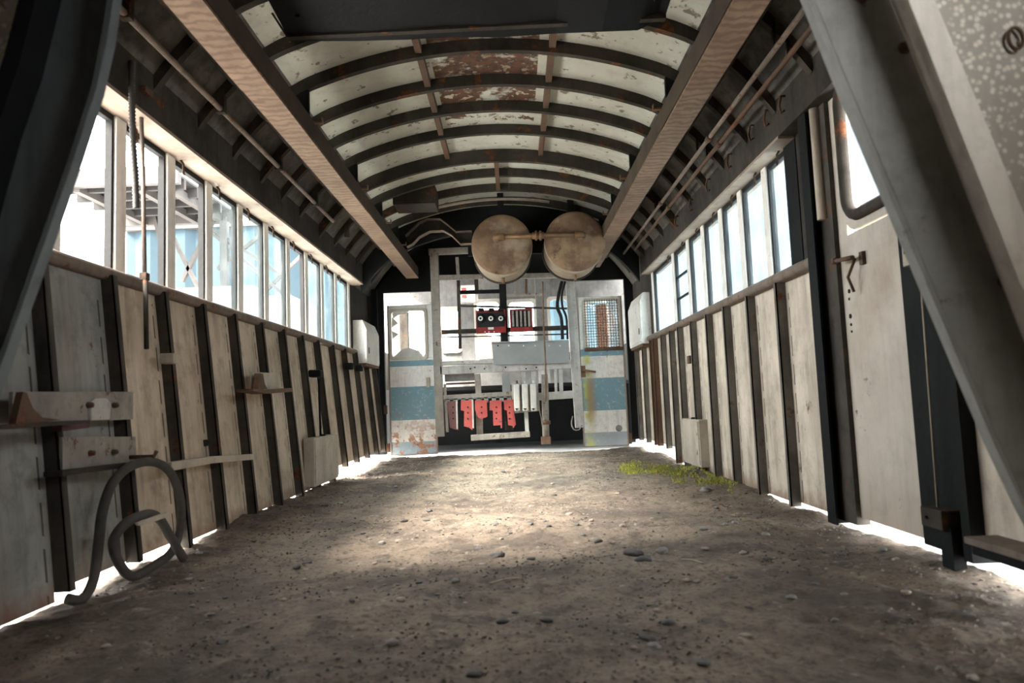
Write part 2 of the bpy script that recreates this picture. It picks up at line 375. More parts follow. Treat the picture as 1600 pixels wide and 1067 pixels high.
# ================================================================== WALL LEFT
def lx(z): return -1.465-.115*z/1.15 if z < 1.15 else -1.58
def rx(z): return 1.40
LOW_L = [(-1.4, .0), (2.0, .0), (2.4, .03), (3.0, .035), (3.2, .0), (3.9, .012), (5.6, .012), (5.64, .012)]
wl = empty('wall_left', (-1.55, 3.5, 0), 'left side of the carriage, riveted steel sheets below a row of windows', kind='structure')
def sheet(name, mat, parent, side, ya, yb, za, zb, th=.012):
    fx = lx if side < 0 else rx
    return MB().hexa([(fx(za), ya, za), (fx(za), yb, za), (fx(za)+side*th, yb, za), (fx(za)+side*th, ya, za),
                      (fx(zb), ya, zb), (fx(zb), yb, zb), (fx(zb)+side*th, yb, zb), (fx(zb)+side*th, ya, zb)]).build(name, mat, parent)
S = .435
sheet('side_sheet', 'left_shaded_sheet', wl, -1, -1.4, 2.27, .0, 1.16)
sheet('side_sheet', 'left_shaded_sheet', wl, -1, 2.27, 2.72, .035, 1.16)
sheet('side_sheet', 'left_sheet', wl, -1, 2.72, 3.15, .035, 1.16)
sheet('side_sheet', 'left_sheet', wl, -1, 3.15, 5.66, .012, 1.16)
sheet('side_sheet', 'left_sheet', wl, -1, 5.72, 7.95, .10, 1.16)
def stud(parent, side, y, zb, zt, mat='stud_paint', dep=.05, fl=.03):
    fx = lx if side < 0 else rx
    mb = MB()
    def X(z, k): return fx(z)-side*k
    for (k0, k1, ya, yb) in ((-.001, dep, y, y+.007), (dep-.006, dep, y, y+fl)):
        mb.hexa([(X(zb, k0), ya, zb), (X(zb, k1), ya, zb), (X(zb, k1), yb, zb), (X(zb, k0), yb, zb),
                 (X(zt, k0), ya, zt), (X(zt, k1), ya, zt), (X(zt, k1), yb, zt), (X(zt, k0), yb, zt)])
    return mb.build('stud', mat, parent)
for y in STUDS_L:
    stud(wl, -1, y, .0 if y < 2 or y > 3 else .03, 1.12)
for y in (6.02, 6.46, 6.92, 7.4, 7.8): stud(wl, -1, y, .08, 1.12, 'stud_paint')
# sill rail with rounded lip
def rail(parent, side, xin, xout, z, ya, yb, mat):
    mb = MB(); pr = []
    for k in range(9):
        a = math.pi/2+math.pi*k/8
        pr.append((xin-side*(.018*math.cos(a)-.0)*-1*(-1), z-.026+.026*math.sin(a)))
    poly = [Vector((xout, ya, z)), *[Vector((xin+side*.02+(-side)*.022*abs(math.cos(math.pi/2+math.pi*k/8)), ya, z-.026+.026*math.sin(math.pi/2+math.pi*k/8)*-1*-1)) for k in range(9)], Vector((xout, ya, z-.052))]
    mb.prism(poly, (0, yb-ya, 0)); return mb.build('sill_rail', mat, parent)
rail(wl, -1, -1.54, -1.63, 1.155, -1.4, 7.02, 'sill_rust')
MB().box(-1.475, -1.66, -1.4, 7.06, 1.825, 2.02).build('header_beam', 'header_paint', wl)
MB().box(-1.472, -1.66, -1.4, 7.06, 1.808, 1.824).build('header_soffit', 'soffit_paint', wl)
# ragged strips hanging along the header beam
LM = [2.10, 2.46, 2.88, 3.31, 3.73, 4.16, 4.60, 5.05, 5.50, 5.96, 6.42, 6.93]
for y in LM:
    MB().box(-1.588, -1.622, y-.075, y, 1.14, 1.81).build('window_post', 'post_white', wl)
MB().box(-1.60, -1.65, -1.4, 2.06, 1.14, 1.81).build('upper_sheet', 'left_sheet', wl)
MB().box(-1.60, -1.64, 6.97, 7.95, 1.14, 1.95).build('upper_sheet', 'header_paint', wl)
def window(n, side, xp, ya, yb, za, zb, glassmat, bars=(), latch=True, label=None):
    w = empty('window_%d' % n, (xp, (ya+yb)/2, za), label, kind='structure')
    f = MB(); t = .014
    f.box(xp-.014, xp+.014, ya, ya+t, za, zb); f.box(xp-.014, xp+.014, yb-t, yb, za, zb)
    f.box(xp-.014, xp+.014, ya+t, yb-t, za, za+t*.6); f.box(xp-.014, xp+.014, ya+t, yb-t, zb-t*2, zb)
    f.build('window_frame', 'black_rubber', w)
    for zz in bars: MB().box(xp-.008, xp+.008, ya+t, yb-t, zz-.008, zz+.008).build('glazing_bar', 'black_rubber', w)
    if glassmat: MB().box(xp-.002, xp+.002, ya+.008, yb-.008, za+.006, zb-.006).build('window_pane', glassmat, w)
    if latch:
        q = MB(); xi = xp-side*.035
        q.tube([(xi, ya+.03, zb+.0), (xi-side*.012, ya+.032, zb-.02), (xi-side*.004, ya+.05, zb-.05), (xi-side*.016, ya+.03, zb-.075)], .006, 6)
        q.build('latch', 'rust_iron', w)
    return w
k = 1
for a, b in zip(LM[:-1], LM[1:]):
    window(k, -1, -1.612, a+.002, b-.077, 1.15, 1.81, 'clear_glass' if a > 3.2 and k % 4 != 0 else None,
           label=None); k += 1
# ================================================================== WALL RIGHT
wr = empty('wall_right', (1.42, 3.5, 0), 'right side of the carriage, pale steel sheets with upright studs below windows', kind='structure')
sheet('side_sheet', 'right_sheet', wr, 1, 3.12, 3.6, .018, 1.17)
sheet('side_sheet', 'right_sheet', wr, 1, 3.6, 6.02, .006, 1.17)
sheet('side_sheet', 'right_sheet', wr, 1, 6.05, 7.95, .12, 1.17)
for y in STUDS_R: stud(wr, 1, y, .0, 1.12, 'stud_right')
for y in (6.35, 6.72, 6.88, 7.3, 7.72): stud(wr, 1, y, .10, 1.12, 'rust_iron' if 6.7 < y < 7 else 'stud_right')
def stud_full(): pass
rail(wr, 1, 1.345, 1.45, 1.17, 3.10, 6.98, 'sill_rust')
MB().box(1.325, 1.50, 1.6, 7.0, 1.795, 2.02).box(1.325, 1.50, -1.4, 1.6, 1.86, 2.02).build('header_beam', 'header_paint', wr)
MB().box(1.322, 1.50, 3.3, 6.95, 1.782, 1.796).build('header_soffit', 'soffit_paint', wr)
RM = [3.38, 3.74, 4.16, 4.56, 5.00, 5.44, 5.93, 6.85]
RM = [3.40, 3.74, 4.16, 4.56, 5.00, 5.44, 5.95, 6.85]
for y in RM[1:]:
    MB().box(1.405, 1.435, y-.03, y+.04, 1.15, 1.79).build('window_post', 'post_white', wr)
for i, (a, b) in enumerate(zip(RM[:-1], RM[1:])):
    window(k, 1, 1.428, a+.042, b-.032, 1.16, 1.785, 'dusty_glass', bars=(1.38, 1.56) if i == 5 else ()); k += 1
MB().box(1.40, 1.44, 3.30, 3.44, 1.16, 1.80).build('window_post', 'dark_steel', wr)
MB().box(1.405, 1.44, 3.08, 3.30, 1.17, 1.80).build('upper_sheet', 'header_paint', wr)
MB().box(1.405, 1.45, 6.9, 7.95, 1.15, 1.95).build('upper_sheet', 'header_paint', wr)
# tall door pillar with folded edge, white pipe post
pm = MB(); pm.box(1.335, 1.42, 3.06, 3.10, 0.0, 1.98); pm.box(1.335, 1.345, 3.02, 3.06, 0, 1.98)
pm.build('door_pillar', 'dark_steel', wr)
MB().box(1.375, 1.43, 2.92, 3.06, .015, 1.9).build('door_jamb', 'stud_paint', wr)
MB().tube([(1.365, 2.99, 1.30), (1.365, 2.99, 1.95)], .022, 12).build('jamb_pipe', 'right_sheet', wr)
# dark recess and wall behind the diagonal brace
MB().box(1.36, 1.46, 2.13, 2.42, .04, 2.0).build('recess_post', 'dark_steel', wr)
MB().box(1.44, 1.47, 2.36, 3.1, 1.80, 2.0).build('upper_sheet', 'header_paint', wr)
MB().box(1.335, 1.36, 2.13, 2.17, .04, 2.0).build('recess_post', 'dark_steel', wr)
for ya_, yb_, za_, zb_ in ((-1.4, .3, .07, 2.0), (.95, 2.13, .09, 2.0), (.3, .95, .09, 1.40), (.3, .95, 1.82, 2.0)):  # opening left in the unseen sheet, added to light the right brace
    MB().box(1.38, 1.42, ya_, yb_, za_, zb_).build('side_sheet', 'right_sheet', wr)
# entry door with rounded window (door_3)
d3 = empty('door_3', (1.40, 2.7, 0), 'tall pale steel side door with a rounded window, nearest on the right', kind='structure')
yA, yB = 2.42, 2.925; wy0, wy1, wz0, wz1 = 2.47, 2.80, PX(1345, 322, 1.40).z-.01, 1.80
lf = MB(); lf.box(1.395, 1.42, yA, yB, .045, wz0-.08)
lf.box(1.395, 1.42, yA, wy0-.045, wz0-.08, 1.95); lf.box(1.395, 1.42, wy1+.045, yB, wz0-.08, 1.95); lf.box(1.395, 1.42, wy0-.045, wy1+.045, wz1+.06, 1.95)
lf.build('leaf', 'entry_door_paint', d3)
rf = MB(); ringframe(rf, wy1-wy0, wz1-wz0, .075, wy1-wy0+.092, wz1-wz0+.14, (1.42, (wy0+wy1)/2, (wz0+wz1)/2), (0, 1, 0), (0, 0, 1), (-.028, 0, 0))
fr = rf.build('window_frame', 'entry_door_paint', d3)
tb = MB(); pts = []
for cx, cz, a0 in ((1, 1, 0), (-1, 1, 90), (-1, -1, 180), (1, -1, 270)):
    for q in range(7):
        a = math.radians(a0+15*q); w_, h_, r_ = wy1-wy0+.03, wz1-wz0+.04, .09
        pts.append((1.388, (wy0+wy1)/2+cx*(w_/2-r_)+r_*math.cos(a), (wz0+wz1)/2+cz*(h_/2-r_)+r_*math.sin(a)))
tb.tube(pts+[pts[0]], .024, 10, cap=False); tb.build('window_gasket', 'rib_paint', d3)
lt = MB(); a = PX(1305, 408, 1.35); b = PX(1332, 402, 1.35)
lt.tube([a, b], .009, 10); lt.tube([a+Vector((-.004, 0, -.012)), a+Vector((-.004, 0, .012))], .011, 10)
lt.box(1.38, 1.40, b.y-.015, b.y+.01, b.z-.03, b.z+.02); lt.tube([b+Vector((.02, .02, 0)), b+Vector((.0, .05, -.07)), b+Vector((.02, .05, -.13))], .006, 8)
lt.build('latch_handle', 'rust_iron', d3)
for px, py, r in ((1327, 455, .009), (1327, 467, .006), (1329, 494, .010), (1330, 507, .006), (1331, 518, .005)):
    c = PX(px, py, 1.394); kh = MB(); kh.lathe([(0, 0), (r, 0), (r, .002), (0, .002)], c, (-1, 0, 0), 12); kh.build('keyhole', 'hole_black', d3)
# ================================================================== ROOF
XC = -.09
def roofz(x):
    u = abs(x-XC); return 2.57-(2.7-math.sqrt(2.7**2-u*u))-0.9*max(0, u-.95)**2
XS = [XC-1.51+3.02*i/60 for i in range(61)]
ce = empty('ceiling', (0, 3.5, 2.5), 'curved carriage roof of flaking cream sheets between dark arched ribs', kind='structure')
def arch(parent, name, mat, ya, yb, top, bot, xs=XS):
    mb = MB(); n = len(xs)
    vs = [(x, y, roofz(x)-o) for y in (ya, yb) for o in (top, bot) for x in xs]
    fs = []
    for i in range(n-1):
        a, b, c, d = i, i+n, i+2*n, i+3*n
        fs += [(a, a+1, b+1, b), (c, d, d+1, c+1), (a, c, c+1, a+1), (b, b+1, d+1, d)]
    fs += [(0, n, 3*n, 2*n), (n-1, 3*n-1, 4*n-1, 2*n-1)]
    mb.add(vs, fs, False); return mb.build(name, mat, parent)
arch(ce, 'roof_sheet', 'roof_paint', 0.0, 8.2, -.02, 0, [x for x in XS if abs(x-XC) < 1.09])
arch(ce, 'roof_sheet', 'roof_side_shaded', 0.0, 8.2, -.02, 0, [x for x in XS if x < XC-1.03])
arch(ce, 'roof_sheet', 'roof_side_shaded', 0.0, 8.2, -.02, 0, [x for x in XS if x > XC+1.03])
arch(ce, 'roof_sheet', 'dark_steel', -1.4, 0.0, -.02, 0)
RIBS = [1.2, 1.62, 2.04, 2.46, 2.88, 3.30, 3.72, 4.14, 4.52, 4.92, 5.42, 5.88, 6.30, 6.72, 7.14, 7.56]
for y in RIBS:
    dp = .10 if y == 5.42 else .068
    o = arch(ce, 'roof_rib', 'rib_paint', y, y+.012, 0, dp, [x for x in XS if abs(x-XC) < 1.42]); 
    arch(ce, 'rib_flange', 'rib_paint', y+.012, y+.038, dp-.012, dp, [x for x in XS if abs(x-XC) < 1.42])
def stringer(px0, py0, px1, py1, ya, yb, z=2.50):
    a = PY(px0, py0, ya); b = PY(px1, py1, yb)
    xa = a.x*( (z-H)/(a.z-H)); xb = b.x*((z-H)/(b.z-H))
    xm = (xa+xb)/2
    MB().box(xm-.018, xm+.018, ya, yb, z-.0, z+.05).build('stringer', 'rust_iron', ce)
stringer(648, 62, 703, 262, 2.9, 5.42); stringer(862, 58, 846, 250, 2.9, 5.42)
stringer(777, 262, 777, 290, 5.45, 6.3); stringer(912, 270, 908, 305, 5.45, 6.3)
# cove blocks / side longitudinals
for sx, x in ((-1, XC-1.2), (1, XC+1.2)):
    MB().box(x-.015, x+.015, -1, 7.9, roofz(x)-.075, roofz(x)-.055).build('stringer', 'rib_paint', ce)
# unseen rear wall around the camera end
# unseen back wall, closed up to keep light off the near end
wb = empty('wall_back_unseen', (0, -1.4, 0), None, kind='structure')
MB().box(-1.65, .35, -1.45, -1.40, 0, 1.5).build('end_sheet_unseen', 'dark_steel', wb)
MB().box(-1.65, 1.5, -1.45, -1.40, 1.45, 2.3).build('end_sheet_unseen', 'dark_steel', wb)
MB().box(.05, 1.5, -1.45, -1.40, 0, 1.5).build('end_sheet_unseen', 'dark_steel', wb)
MB().box(-1.5, 1.4, -1.45, -1.40, 2.05, 2.6).build('end_sheet_unseen', 'dark_steel', wb)
# ================================================================== BULKHEAD AT THE FAR END
bk = empty('wall_far', (0, 8.0, 0), 'dark arched bulkhead above the striped doors at the far end', kind='structure')
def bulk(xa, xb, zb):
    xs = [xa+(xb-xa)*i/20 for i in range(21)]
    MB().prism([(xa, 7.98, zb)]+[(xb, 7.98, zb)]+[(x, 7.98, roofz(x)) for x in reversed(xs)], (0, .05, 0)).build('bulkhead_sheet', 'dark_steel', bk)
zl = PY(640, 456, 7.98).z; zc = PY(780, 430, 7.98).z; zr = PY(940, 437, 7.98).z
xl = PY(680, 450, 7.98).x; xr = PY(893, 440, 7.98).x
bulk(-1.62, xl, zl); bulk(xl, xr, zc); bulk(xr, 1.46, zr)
MB().box(-1.64, PY(602, 600, 7.98).x, 7.96, 8.02, .04, zl).build('door_jamb', 'dark_steel', bk)
MB().box(PY(983, 600, 7.98).x, 1.46, 7.96, 8.02, .10, zr).build('door_jamb', 'dark_steel', bk)
MB().box(-1.56, -1.50, 7.86, 7.92, .10, 1.9).build('door_jamb', 'dark_steel', bk)
# second arch in front of it, pierced by the duct
arch(bk, 'arch_band', 'dark_steel', 7.02, 7.08, 0, .25, [x for x in XS if abs(x-XC) < 1.42])
arch(bk, 'arch_lit_edge', 'soffit_paint', 6.55, 6.60, .062, .075, [x for x in XS if -.75 < x < .45])  # pale strip: light on the arch underside put in as colour
# ================================================================== DOORS AT THE FAR END
YD = 7.9
def leaf_door(n, label, q, win, mat, ring_mat):
    # q: px corners TL, TR, BR, BL ; win: px l, t, r, b
    TL, TR, BR, BL = [PY(*p, YD) for p in q]
    d = empty('door_%d' % n, ((BL.x+BR.x)/2, YD, BL.z), label, kind='structure')
    x0, x1 = (TL.x+BL.x)/2, (TR.x+BR.x)/2; z0, z1 = (BL.z+BR.z)/2, (TL.z+TR.z)/2
    w0 = PY(win[0], (win[1]+win[3])/2, YD).x; w1 = PY(win[2], (win[1]+win[3])/2, YD).x
    v1 = PY((win[0]+win[2])/2, win[1], YD).z; v0 = PY((win[0]+win[2])/2, win[3], YD).z
    m_ = MB(); m_.box(x0, x1, YD, YD+.04, z0, v0); m_.box(x0, w0, YD, YD+.04, v0, z1); m_.box(w1, x1, YD, YD+.04, v0, z1); m_.box(w0, w1, YD, YD+.04, v1, z1)
    m_.build('leaf', mat, d, bevel=.004)
    e = MB(); t = .012
    e.box(x0-.004, x0+t, YD-.008, YD, z0, z1); e.box(x1-t, x1+.004, YD-.008, YD, z0, z1); e.box(x0+t, x1-t, YD-.008, YD, z0, z0+t)
    e.build('edge_trim', 'soffit_paint', d)
    r = MB(); ringframe(r, w1-w0-.03, v1-v0-.03, .04, w1-w0+.03, v1-v0+.03, ((w0+w1)/2, YD, (v0+v1)/2), (1, 0, 0), (0, 0, 1), (0, -.018, 0))
    r.build('window_frame', ring_mat, d)
    return d, (x0, x1, z0, z1, w0, w1, v0, v1)
d1, D1 = leaf_door(1, 'blue and white striped door with shattered window, left at far end', [(606, 478), (676, 475), (685, 709), (610, 712)], (610, 484, 666, 560), 'door_left_paint', 'cream_paint')
d2, D2 = leaf_door(2, 'blue and white striped door with wire mesh window, right at far end', [(905, 465), (972, 461), (981, 696), (909, 699)], (913, 468, 967, 545), 'door_right_paint', 'cream_paint')
# jagged glass of door 1
for i, tri in enumerate([[(612, 560), (664, 560), (655, 548), (640, 543), (628, 546)], [(612, 495), (622, 505), (612, 512)], [(612, 517), (623, 522), (613, 530)],
                         [(612, 484), (640, 484), (636, 490), (622, 492), (614, 498)], [(664, 490), (664, 555), (652, 545), (645, 520), (650, 500), (658, 494)]]):
    MB().prism([PY(x, y, YD+.012) for x, y in tri], (0, .005, 0)).build('glass_shard', 'white_paint' if i != 4 else 'dusty_glass', d1)
# mesh of door 2
ms = MB(); w0, w1, v0, v1 = D2[4:]
for i in range(14):
    x = w0+(w1-w0)*(i+.5)/14; ms.box(x-.003, x+.003, YD-.02, YD-.016, v0, v1)
for i in range(18):
    z = v0+(v1-v0)*(i+.5)/18; ms.box(w0, w1, YD-.024, YD-.020, z-.003, z+.003)
ms.build('wire_mesh', 'rust_iron', d2)
MB().box(w0-.01, w1+.03, YD-.04, YD-.0, v0-.02, v0+.01).build('window_ledge', 'rust_iron', d2)
MB().prism([PY(x, y, YD+.012) for x, y in [(913, 468), (967, 468), (967, 545), (950, 545), (962, 500), (955, 482), (940, 474), (928, 482)]], (0, .004, 0)).build('glass_shard', 'dusty_glass', d2)
h = MB(); a = PY(911, 578, YD-.05); h.tube([a, PY(931, 581, YD-.05)], .012, 10); h.tube([a+Vector((0, .05, 0)), a], .014, 10); h.box(a.x-.03, a.x+.03, YD-.012, YD, a.z-.08, a.z+.05)
h.build('door_handle', 'brass', d2)
h = MB(); c = PY(967, 669, YD-.004); h.lathe([(0, -.02), (.018, -.018), (.034, -.004), (.036, 0)], c, (0, 1, 0), 20)
o = h.build('recessed_pull', 'grey_panel', d2)
h = MB(); a = PY(669, 597, YD); h.box(a.x-.02, a.x+.02, YD-.02, YD, a.z-.06, a.z+.05); h.build('lock_case', 'box_paint', d1)
for px, py in ((612, 700), (608, 640)): 
    a = PY(px-6, py, YD); MB().box(a.x-.015, a.x+.02, YD-.01, YD+.03, a.z-.05, a.z+.05).build('hinge', 'rust_iron', d1)
a = PY(985, 685, YD); MB().box(a.x-.02, a.x+.015, YD-.01, YD+.03, a.z-.06, a.z+.06).build('hinge', 'rust_iron', d2)
# ================================================================== CAB BEYOND
YC = 9.7
cw = empty('wall_cab', (0, YC, .75), 'pale cab end wall pierced by rounded windows, beyond the equipment rack', kind='structure')
wins = [(634, 664, 488, 556), (689, 719, 482, 549), (744, 783, 470, 566), (794, 838, 470, 566), (858, 890, 466, 548), (915, 948, 472, 546)]
rect = []
for l, r, t, b in wins:
    c = (t+b)/2; rect.append((PY(l, c, YC).x, PY(r, c, YC).x, PY((l+r)/2, b, YC).z, PY((l+r)/2, t, YC).z))
cm = MB(); prev = -1.75; ZB, ZT = .75, 2.45
for (xa, xb, za, zb) in rect:
    cm.box(prev, xa, YC, YC+.05, ZB, ZT); cm.box(xa, xb, YC, YC+.05, ZB, za); cm.box(xa, xb, YC, YC+.05, zb, ZT); prev = xb
cm.box(prev, 1.6, YC, YC+.05, ZB, ZT); cm.build('cab_sheet', 'far_grey', cw)
for (xa, xb, za, zb) in rect:
    r = MB(); ringframe(r, xb-xa-.04, zb-za-.04, .06, xb-xa+.05, zb-za+.05, ((xa+xb)/2, YC, (za+zb)/2), (1, 0, 0), (0, 0, 1), (0, -.03, 0))
    w = r.build('window_%d' % k, 'cream_paint'); w['kind'] = 'structure'; k += 1
    g_ = MB(); g_.box(xa+.01, xb-.01, YC+.02, YC+.024, za+.01, zb-.01); g_.build('window_pane', 'clear_glass', w)
MB().box(-1.75, 1.6, 8.45, 8.5, 2.2, 2.6).build('cab_header', 'dark_steel', cw)
MB().box(-1.75, -1.70, 8.5, 9.7, .75, 1.3).build('cab_side', 'far_grey', cw)
MB().box(-1.75, -1.70, 8.5, 8.8, 1.3, 2.5).build('cab_side', 'far_grey', cw)
MB().box(1.55, 1.60, 8.5, 9.7, .75, 1.3).build('cab_side', 'far_grey', cw)
cc = MB(); cc.hexa([(-1.75, 8.45, 2.05), (1.6, 8.45, 2.05), (1.6, 9.75, 2.0), (-1.75, 9.75, 2.0), (-1.75, 8.45, 2.55), (1.6, 8.45, 2.55), (1.6, 9.75, 2.5), (-1.75, 9.75, 2.5)])
o = MB().box(-1.75, 1.6, 8.5, 9.75, 2.42, 2.46).build('ceiling_cab', 'far_grey'); tag(o, None, kind='structure')
o = MB().box(-1.5, 1.4, 9.5, 11.0, .03, .74).box(-1.55, -1.5, 8.55, 9.5, .03, .74).box(1.4, 1.45, 8.55, 9.5, .03, .74)  # side skirts added to keep light out of the cavity
o = o.build('cab_underframe', 'dark_steel'); tag(o, 'black underframe with added side skirts below the cab, behind the equipment rack', kind='structure')
cp = MB(); cp.box(-1.6, 1.5, 8.55, 9.7, .74, .78); o = cp.build('floor_cab', 'dark_steel'); tag(o, None, kind='structure')
tag(MB().box(PY(626, 540, 9.2).x, PY(639, 540, 9.2).x, 9.15, 9.25, .8, 1.8).build('cab_pillar', 'rib_paint'), 'dark upright cab pillar seen through the shattered door window', 'pillar')
tag(MB().box(PY(934, 540, 9.2).x, PY(950, 540, 9.2).x, 9.15, 9.25, .8, 1.8).build('cab_pillar', 'rust_iron'), 'rusty brown cab pillar seen through the wire mesh door window', 'pillar')
# central cab console and pillars seen through the rack
tag(MB().box(*[PY(722, 540, 9.2).x, PY(742, 540, 9.2).x], 9.15, 9.25, .8, PY(730, 455, 9.2).z).build('cab_pillar', 'far_grey'), 'grey cab pillar left of the red dial box, behind the rack', 'pillar')
tag(MB().box(*[PY(840, 540, 9.2).x, PY(857, 540, 9.2).x], 9.15, 9.25, .8, PY(850, 435, 9.2).z).build('cab_pillar', 'far_grey'), 'grey cab pillar behind the hanging cable', 'pillar')
nt = empty('notice_sheet', PY(731, 470, 8.6), 'white paper notice with small red marks above the red dial box', 'notice')
a = PY(720, 446, 8.6); b = PY(743, 471, 8.6)
MB().box(a.x, b.x, 8.6, 8.604, b.z, a.z).build('paper', 'paper', nt)
for px, py in ((724.5, 452), (725, 463)):
    c = PY(px, py, 8.595); MB().box(c.x-.028, c.x+.028, 8.594, 8.6, c.z-.018, c.z+.02).build('red_mark', 'pink_red', nt)
tag(MB().box(PY(716, 455, 8.66).x, PY(747, 455, 8.66).x, 8.604, 8.62, PY(730, 474, 8.6).z, 2.2).build('notice_board', 'far_grey'), 'grey board the white notice is fixed to', 'board')
# ================================================================== EQUIPMENT RACK
YR = 7.72
PXM = F/YR  # pixels per metre there
rack = empty('equipment_rack', PY(790, 690, YR), 'tall open steel equipment rack between the two striped doors', 'rack')
def pb(name, a, b, w, dep, mat, parent=rack, Y=YR):
    """bar in the rack plane from pixel a to b, w pixels wide, dep metres deep"""
    A = PY(*a, Y); B = PY(*b, Y); return MB().bar(A, B, dep, w/(F/Y), up=(B-A).cross(Vector((0, 1, 0)))).build(name, mat, parent, bevel=.003)
pb('post', (678, 390), (688, 682), 13, .06, 'post_paint'); pb('post', (887, 388), (906, 668), 14, .06, 'light_beam')
pb('top_rail', (670, 394), (892, 384), 10, .05, 'post_paint')
pb('cross_rail', (684, 434), (886, 430), 8, .04, 'post_paint')
pb('upright', (714, 402), (716, 431), 5, .03, 'post_paint'); pb('upright', (716, 438), (719, 545), 5, .03, 'rib_paint')
pb('upright', (785, 440), (789, 545), 11, .05, 'dark_steel'); pb('upright', (744, 436), (745, 455), 6, .03, 'rib_paint')
pb('cross_rail', (719, 457), (784, 455), 6, .03, 'dark_steel'); pb('cross_rail', (790, 461), (850, 460), 4, .03, 'post_paint')
pb('upright', (805, 436), (805, 460), 4, .02, 'post_paint'); pb('upright', (822, 436), (822, 460), 4, .02, 'rust_iron')
pb('cross_rail', (690, 519), (886, 512), 7, .04, 'rib_paint'); pb('cross_rail', (690, 527), (886, 522), 2, .02, 'rib_paint')
pb('cross_rail', (720, 478), (886, 482), 3, .02, 'rib_paint')
pb('main_rail', (688, 579), (892, 569), 13, .06, 'light_beam'); pb('main_ledge', (690, 568), (770, 565), 6, .10, 'light_beam')
pb('lower_rail', (693, 621), (802, 615), 7, .05, 'post_paint'); pb('lower_rail', (838, 620), (896, 616), 12, .05, 'light_beam')
pb('upright', (746, 584), (748, 620), 9, .04, 'post_paint'); pb('upright', (790, 583), (792, 616), 13, .04, 'grey_panel')
pb('upright', (818, 581), (819, 600), 6, .03, 'light_beam'); pb('upright', (834, 580), (835, 600), 8, .03, 'light_beam')
pb('upright', (868, 577), (869, 612), 4, .03, 'light_beam'); pb('upright', (876, 577), (877, 612), 6, .03, 'light_beam')
pb('upright', (748, 622), (750, 680), 10, .04, 'post_paint', Y=YR+.06); pb('upright', (794, 620), (796, 672), 13, .03, 'rib_paint', Y=YR+.06)
pb('upright', (822, 644), (824, 680), 6, .04, 'light_beam'); pb('bottom_rail', (736, 684), (828, 678), 9, .05, 'post_paint')
pb('upright', (695, 600), (699, 675), 4, .03, 'post_paint')
pb('back_sheet', (695, 590), (742, 588), 13, .01, 'far_grey', Y=YR+.1); pb('back_sheet', (697, 600), (742, 598), 3, .012, 'rust_iron', Y=YR+.09)
# toothed strip
tm = MB(); tA = PY(696, 624, YR-.03); tB = PY(800, 620, YR-.03); tm.bar(tA, tB, .012, .03, up=(0, 1, 0))
for i in range(9):
    c = PY(700+i*12, 627-i*.4, YR-.04); tm.box(c.x-.025, c.x+.02, YR-.045, YR-.02, c.z-.025, c.z+.03)
tm.build('toothed_strip', 'far_grey', rack)
# bolts
for i, px in enumerate((735, 742, 757, 790, 822, 838)):
    c = PY(px, 576-(i % 2)*2, YR-.032); MB().lathe([(0, -.003), (.009, -.003), (.009, .0)], c, (0, 1, 0), 8).build('bolt_hole', 'hole_black', rack)
# brown round post with foot
pr = empty('round_post', PY(853, 692, YR-.05), 'rusty brown round post on square foot behind hanging cable', 'post')
MB().tube([PY(851, 585, YR-.02), PY(853, 682, YR-.02)], .038, 14).build('pipe', 'post_paint', pr)
c = PY(853, 688, YR-.02); MB().box(c.x-.05, c.x+.05, c.y-.05, c.y+.05, c.z-.04, c.z+.04).build('foot', 'rust_iron', pr)
c = PY(853, 660, YR-.02); MB().tube([c+Vector((0, 0, -.02)), c+Vector((0, 0, .02))], .05, 14).build('collar', 'rust_iron', pr)
# red dial box
def dbox(name, l, t, r, b, Y, dep, mat, lab, cat, thing=True):
    A = PY(l, t, Y); B = PY(r, b, Y); o = empty(name, ((A.x+B.x)/2, Y, B.z), lab, cat)
    MB().box(A.x, B.x, Y, Y+dep, B.z, A.z).build('case', mat, o, bevel=.005); return o, A, B
o, A, B = dbox('dial_box', 743, 485, 791, 519, YR-.14, .08, 'red_paint', 'red switch box with three round dials, left of the slotted one', 'switch box')
A_ = PY(745, 489, YR-.145); B_ = PY(789, 510, YR-.145); MB().box(A_.x, B_.x, YR-.145, YR-.14, B_.z, A_.z).build('front_panel', 'black_rubber', o)
for px in (751, 767, 782.5):
    c = PY(px, 498, YR-.145); q = MB(); q.lathe([(0, -.03), (.03, -.03), (.034, -.012), (.052, -.008), (.052, .006)], c, (0, 1, 0), 20); dd = q.build('dial', 'black_rubber', o)
    c2 = c+Vector((0, -.031, 0)); q = MB(); q.lathe([(.013, -.002), (.026, -.002), (.026, .002)], c2, (0, 1, 0), 16); q.build('dial_ring', 'white_paint', dd)
for px in (752, 768, 783):
    c = PY(px, 486, YR-.12); MB().box(c.x-.03, c.x+.03, c.y-.02, c.y+.03, c.z-.01, c.z+.03).build('terminal', 'black_rubber', o)
c = PY(767, 513, YR-.142); MB().box(c.x-.03, c.x+.03, c.y-.006, c.y, c.z-.012, c.z+.012).build('name_plate', 'white_paint', o)
for px in (758, 764, 772): c = PY(px, 518.5, YR-.142); MB().lathe([(0, -.006), (.007, -.005), (.008, 0)], c, (0, 1, 0), 8).build('screw', 'white_paint', o)
o, A, B = dbox('slotted_box', 796, 483, 833, 517, YR-.13, .07, 'red_paint', 'red box with upright slots, right of the dial box', 'switch box')
MB().box(PY(799, 500, YR-.13).x, PY(829, 500, YR-.13).x, YR-.134, YR-.13, PY(815, 511, YR-.13).z, PY(815, 485, YR-.13).z).build('recess', 'hole_black', o)
for i in range(5):
    c = PY(801.5+6.3*i, 498, YR-.145); MB().box(c.x-.011, c.x+.011, c.y-.012, c.y+.012, c.z-.085, c.z+.085).build('slat', 'post_paint', o)
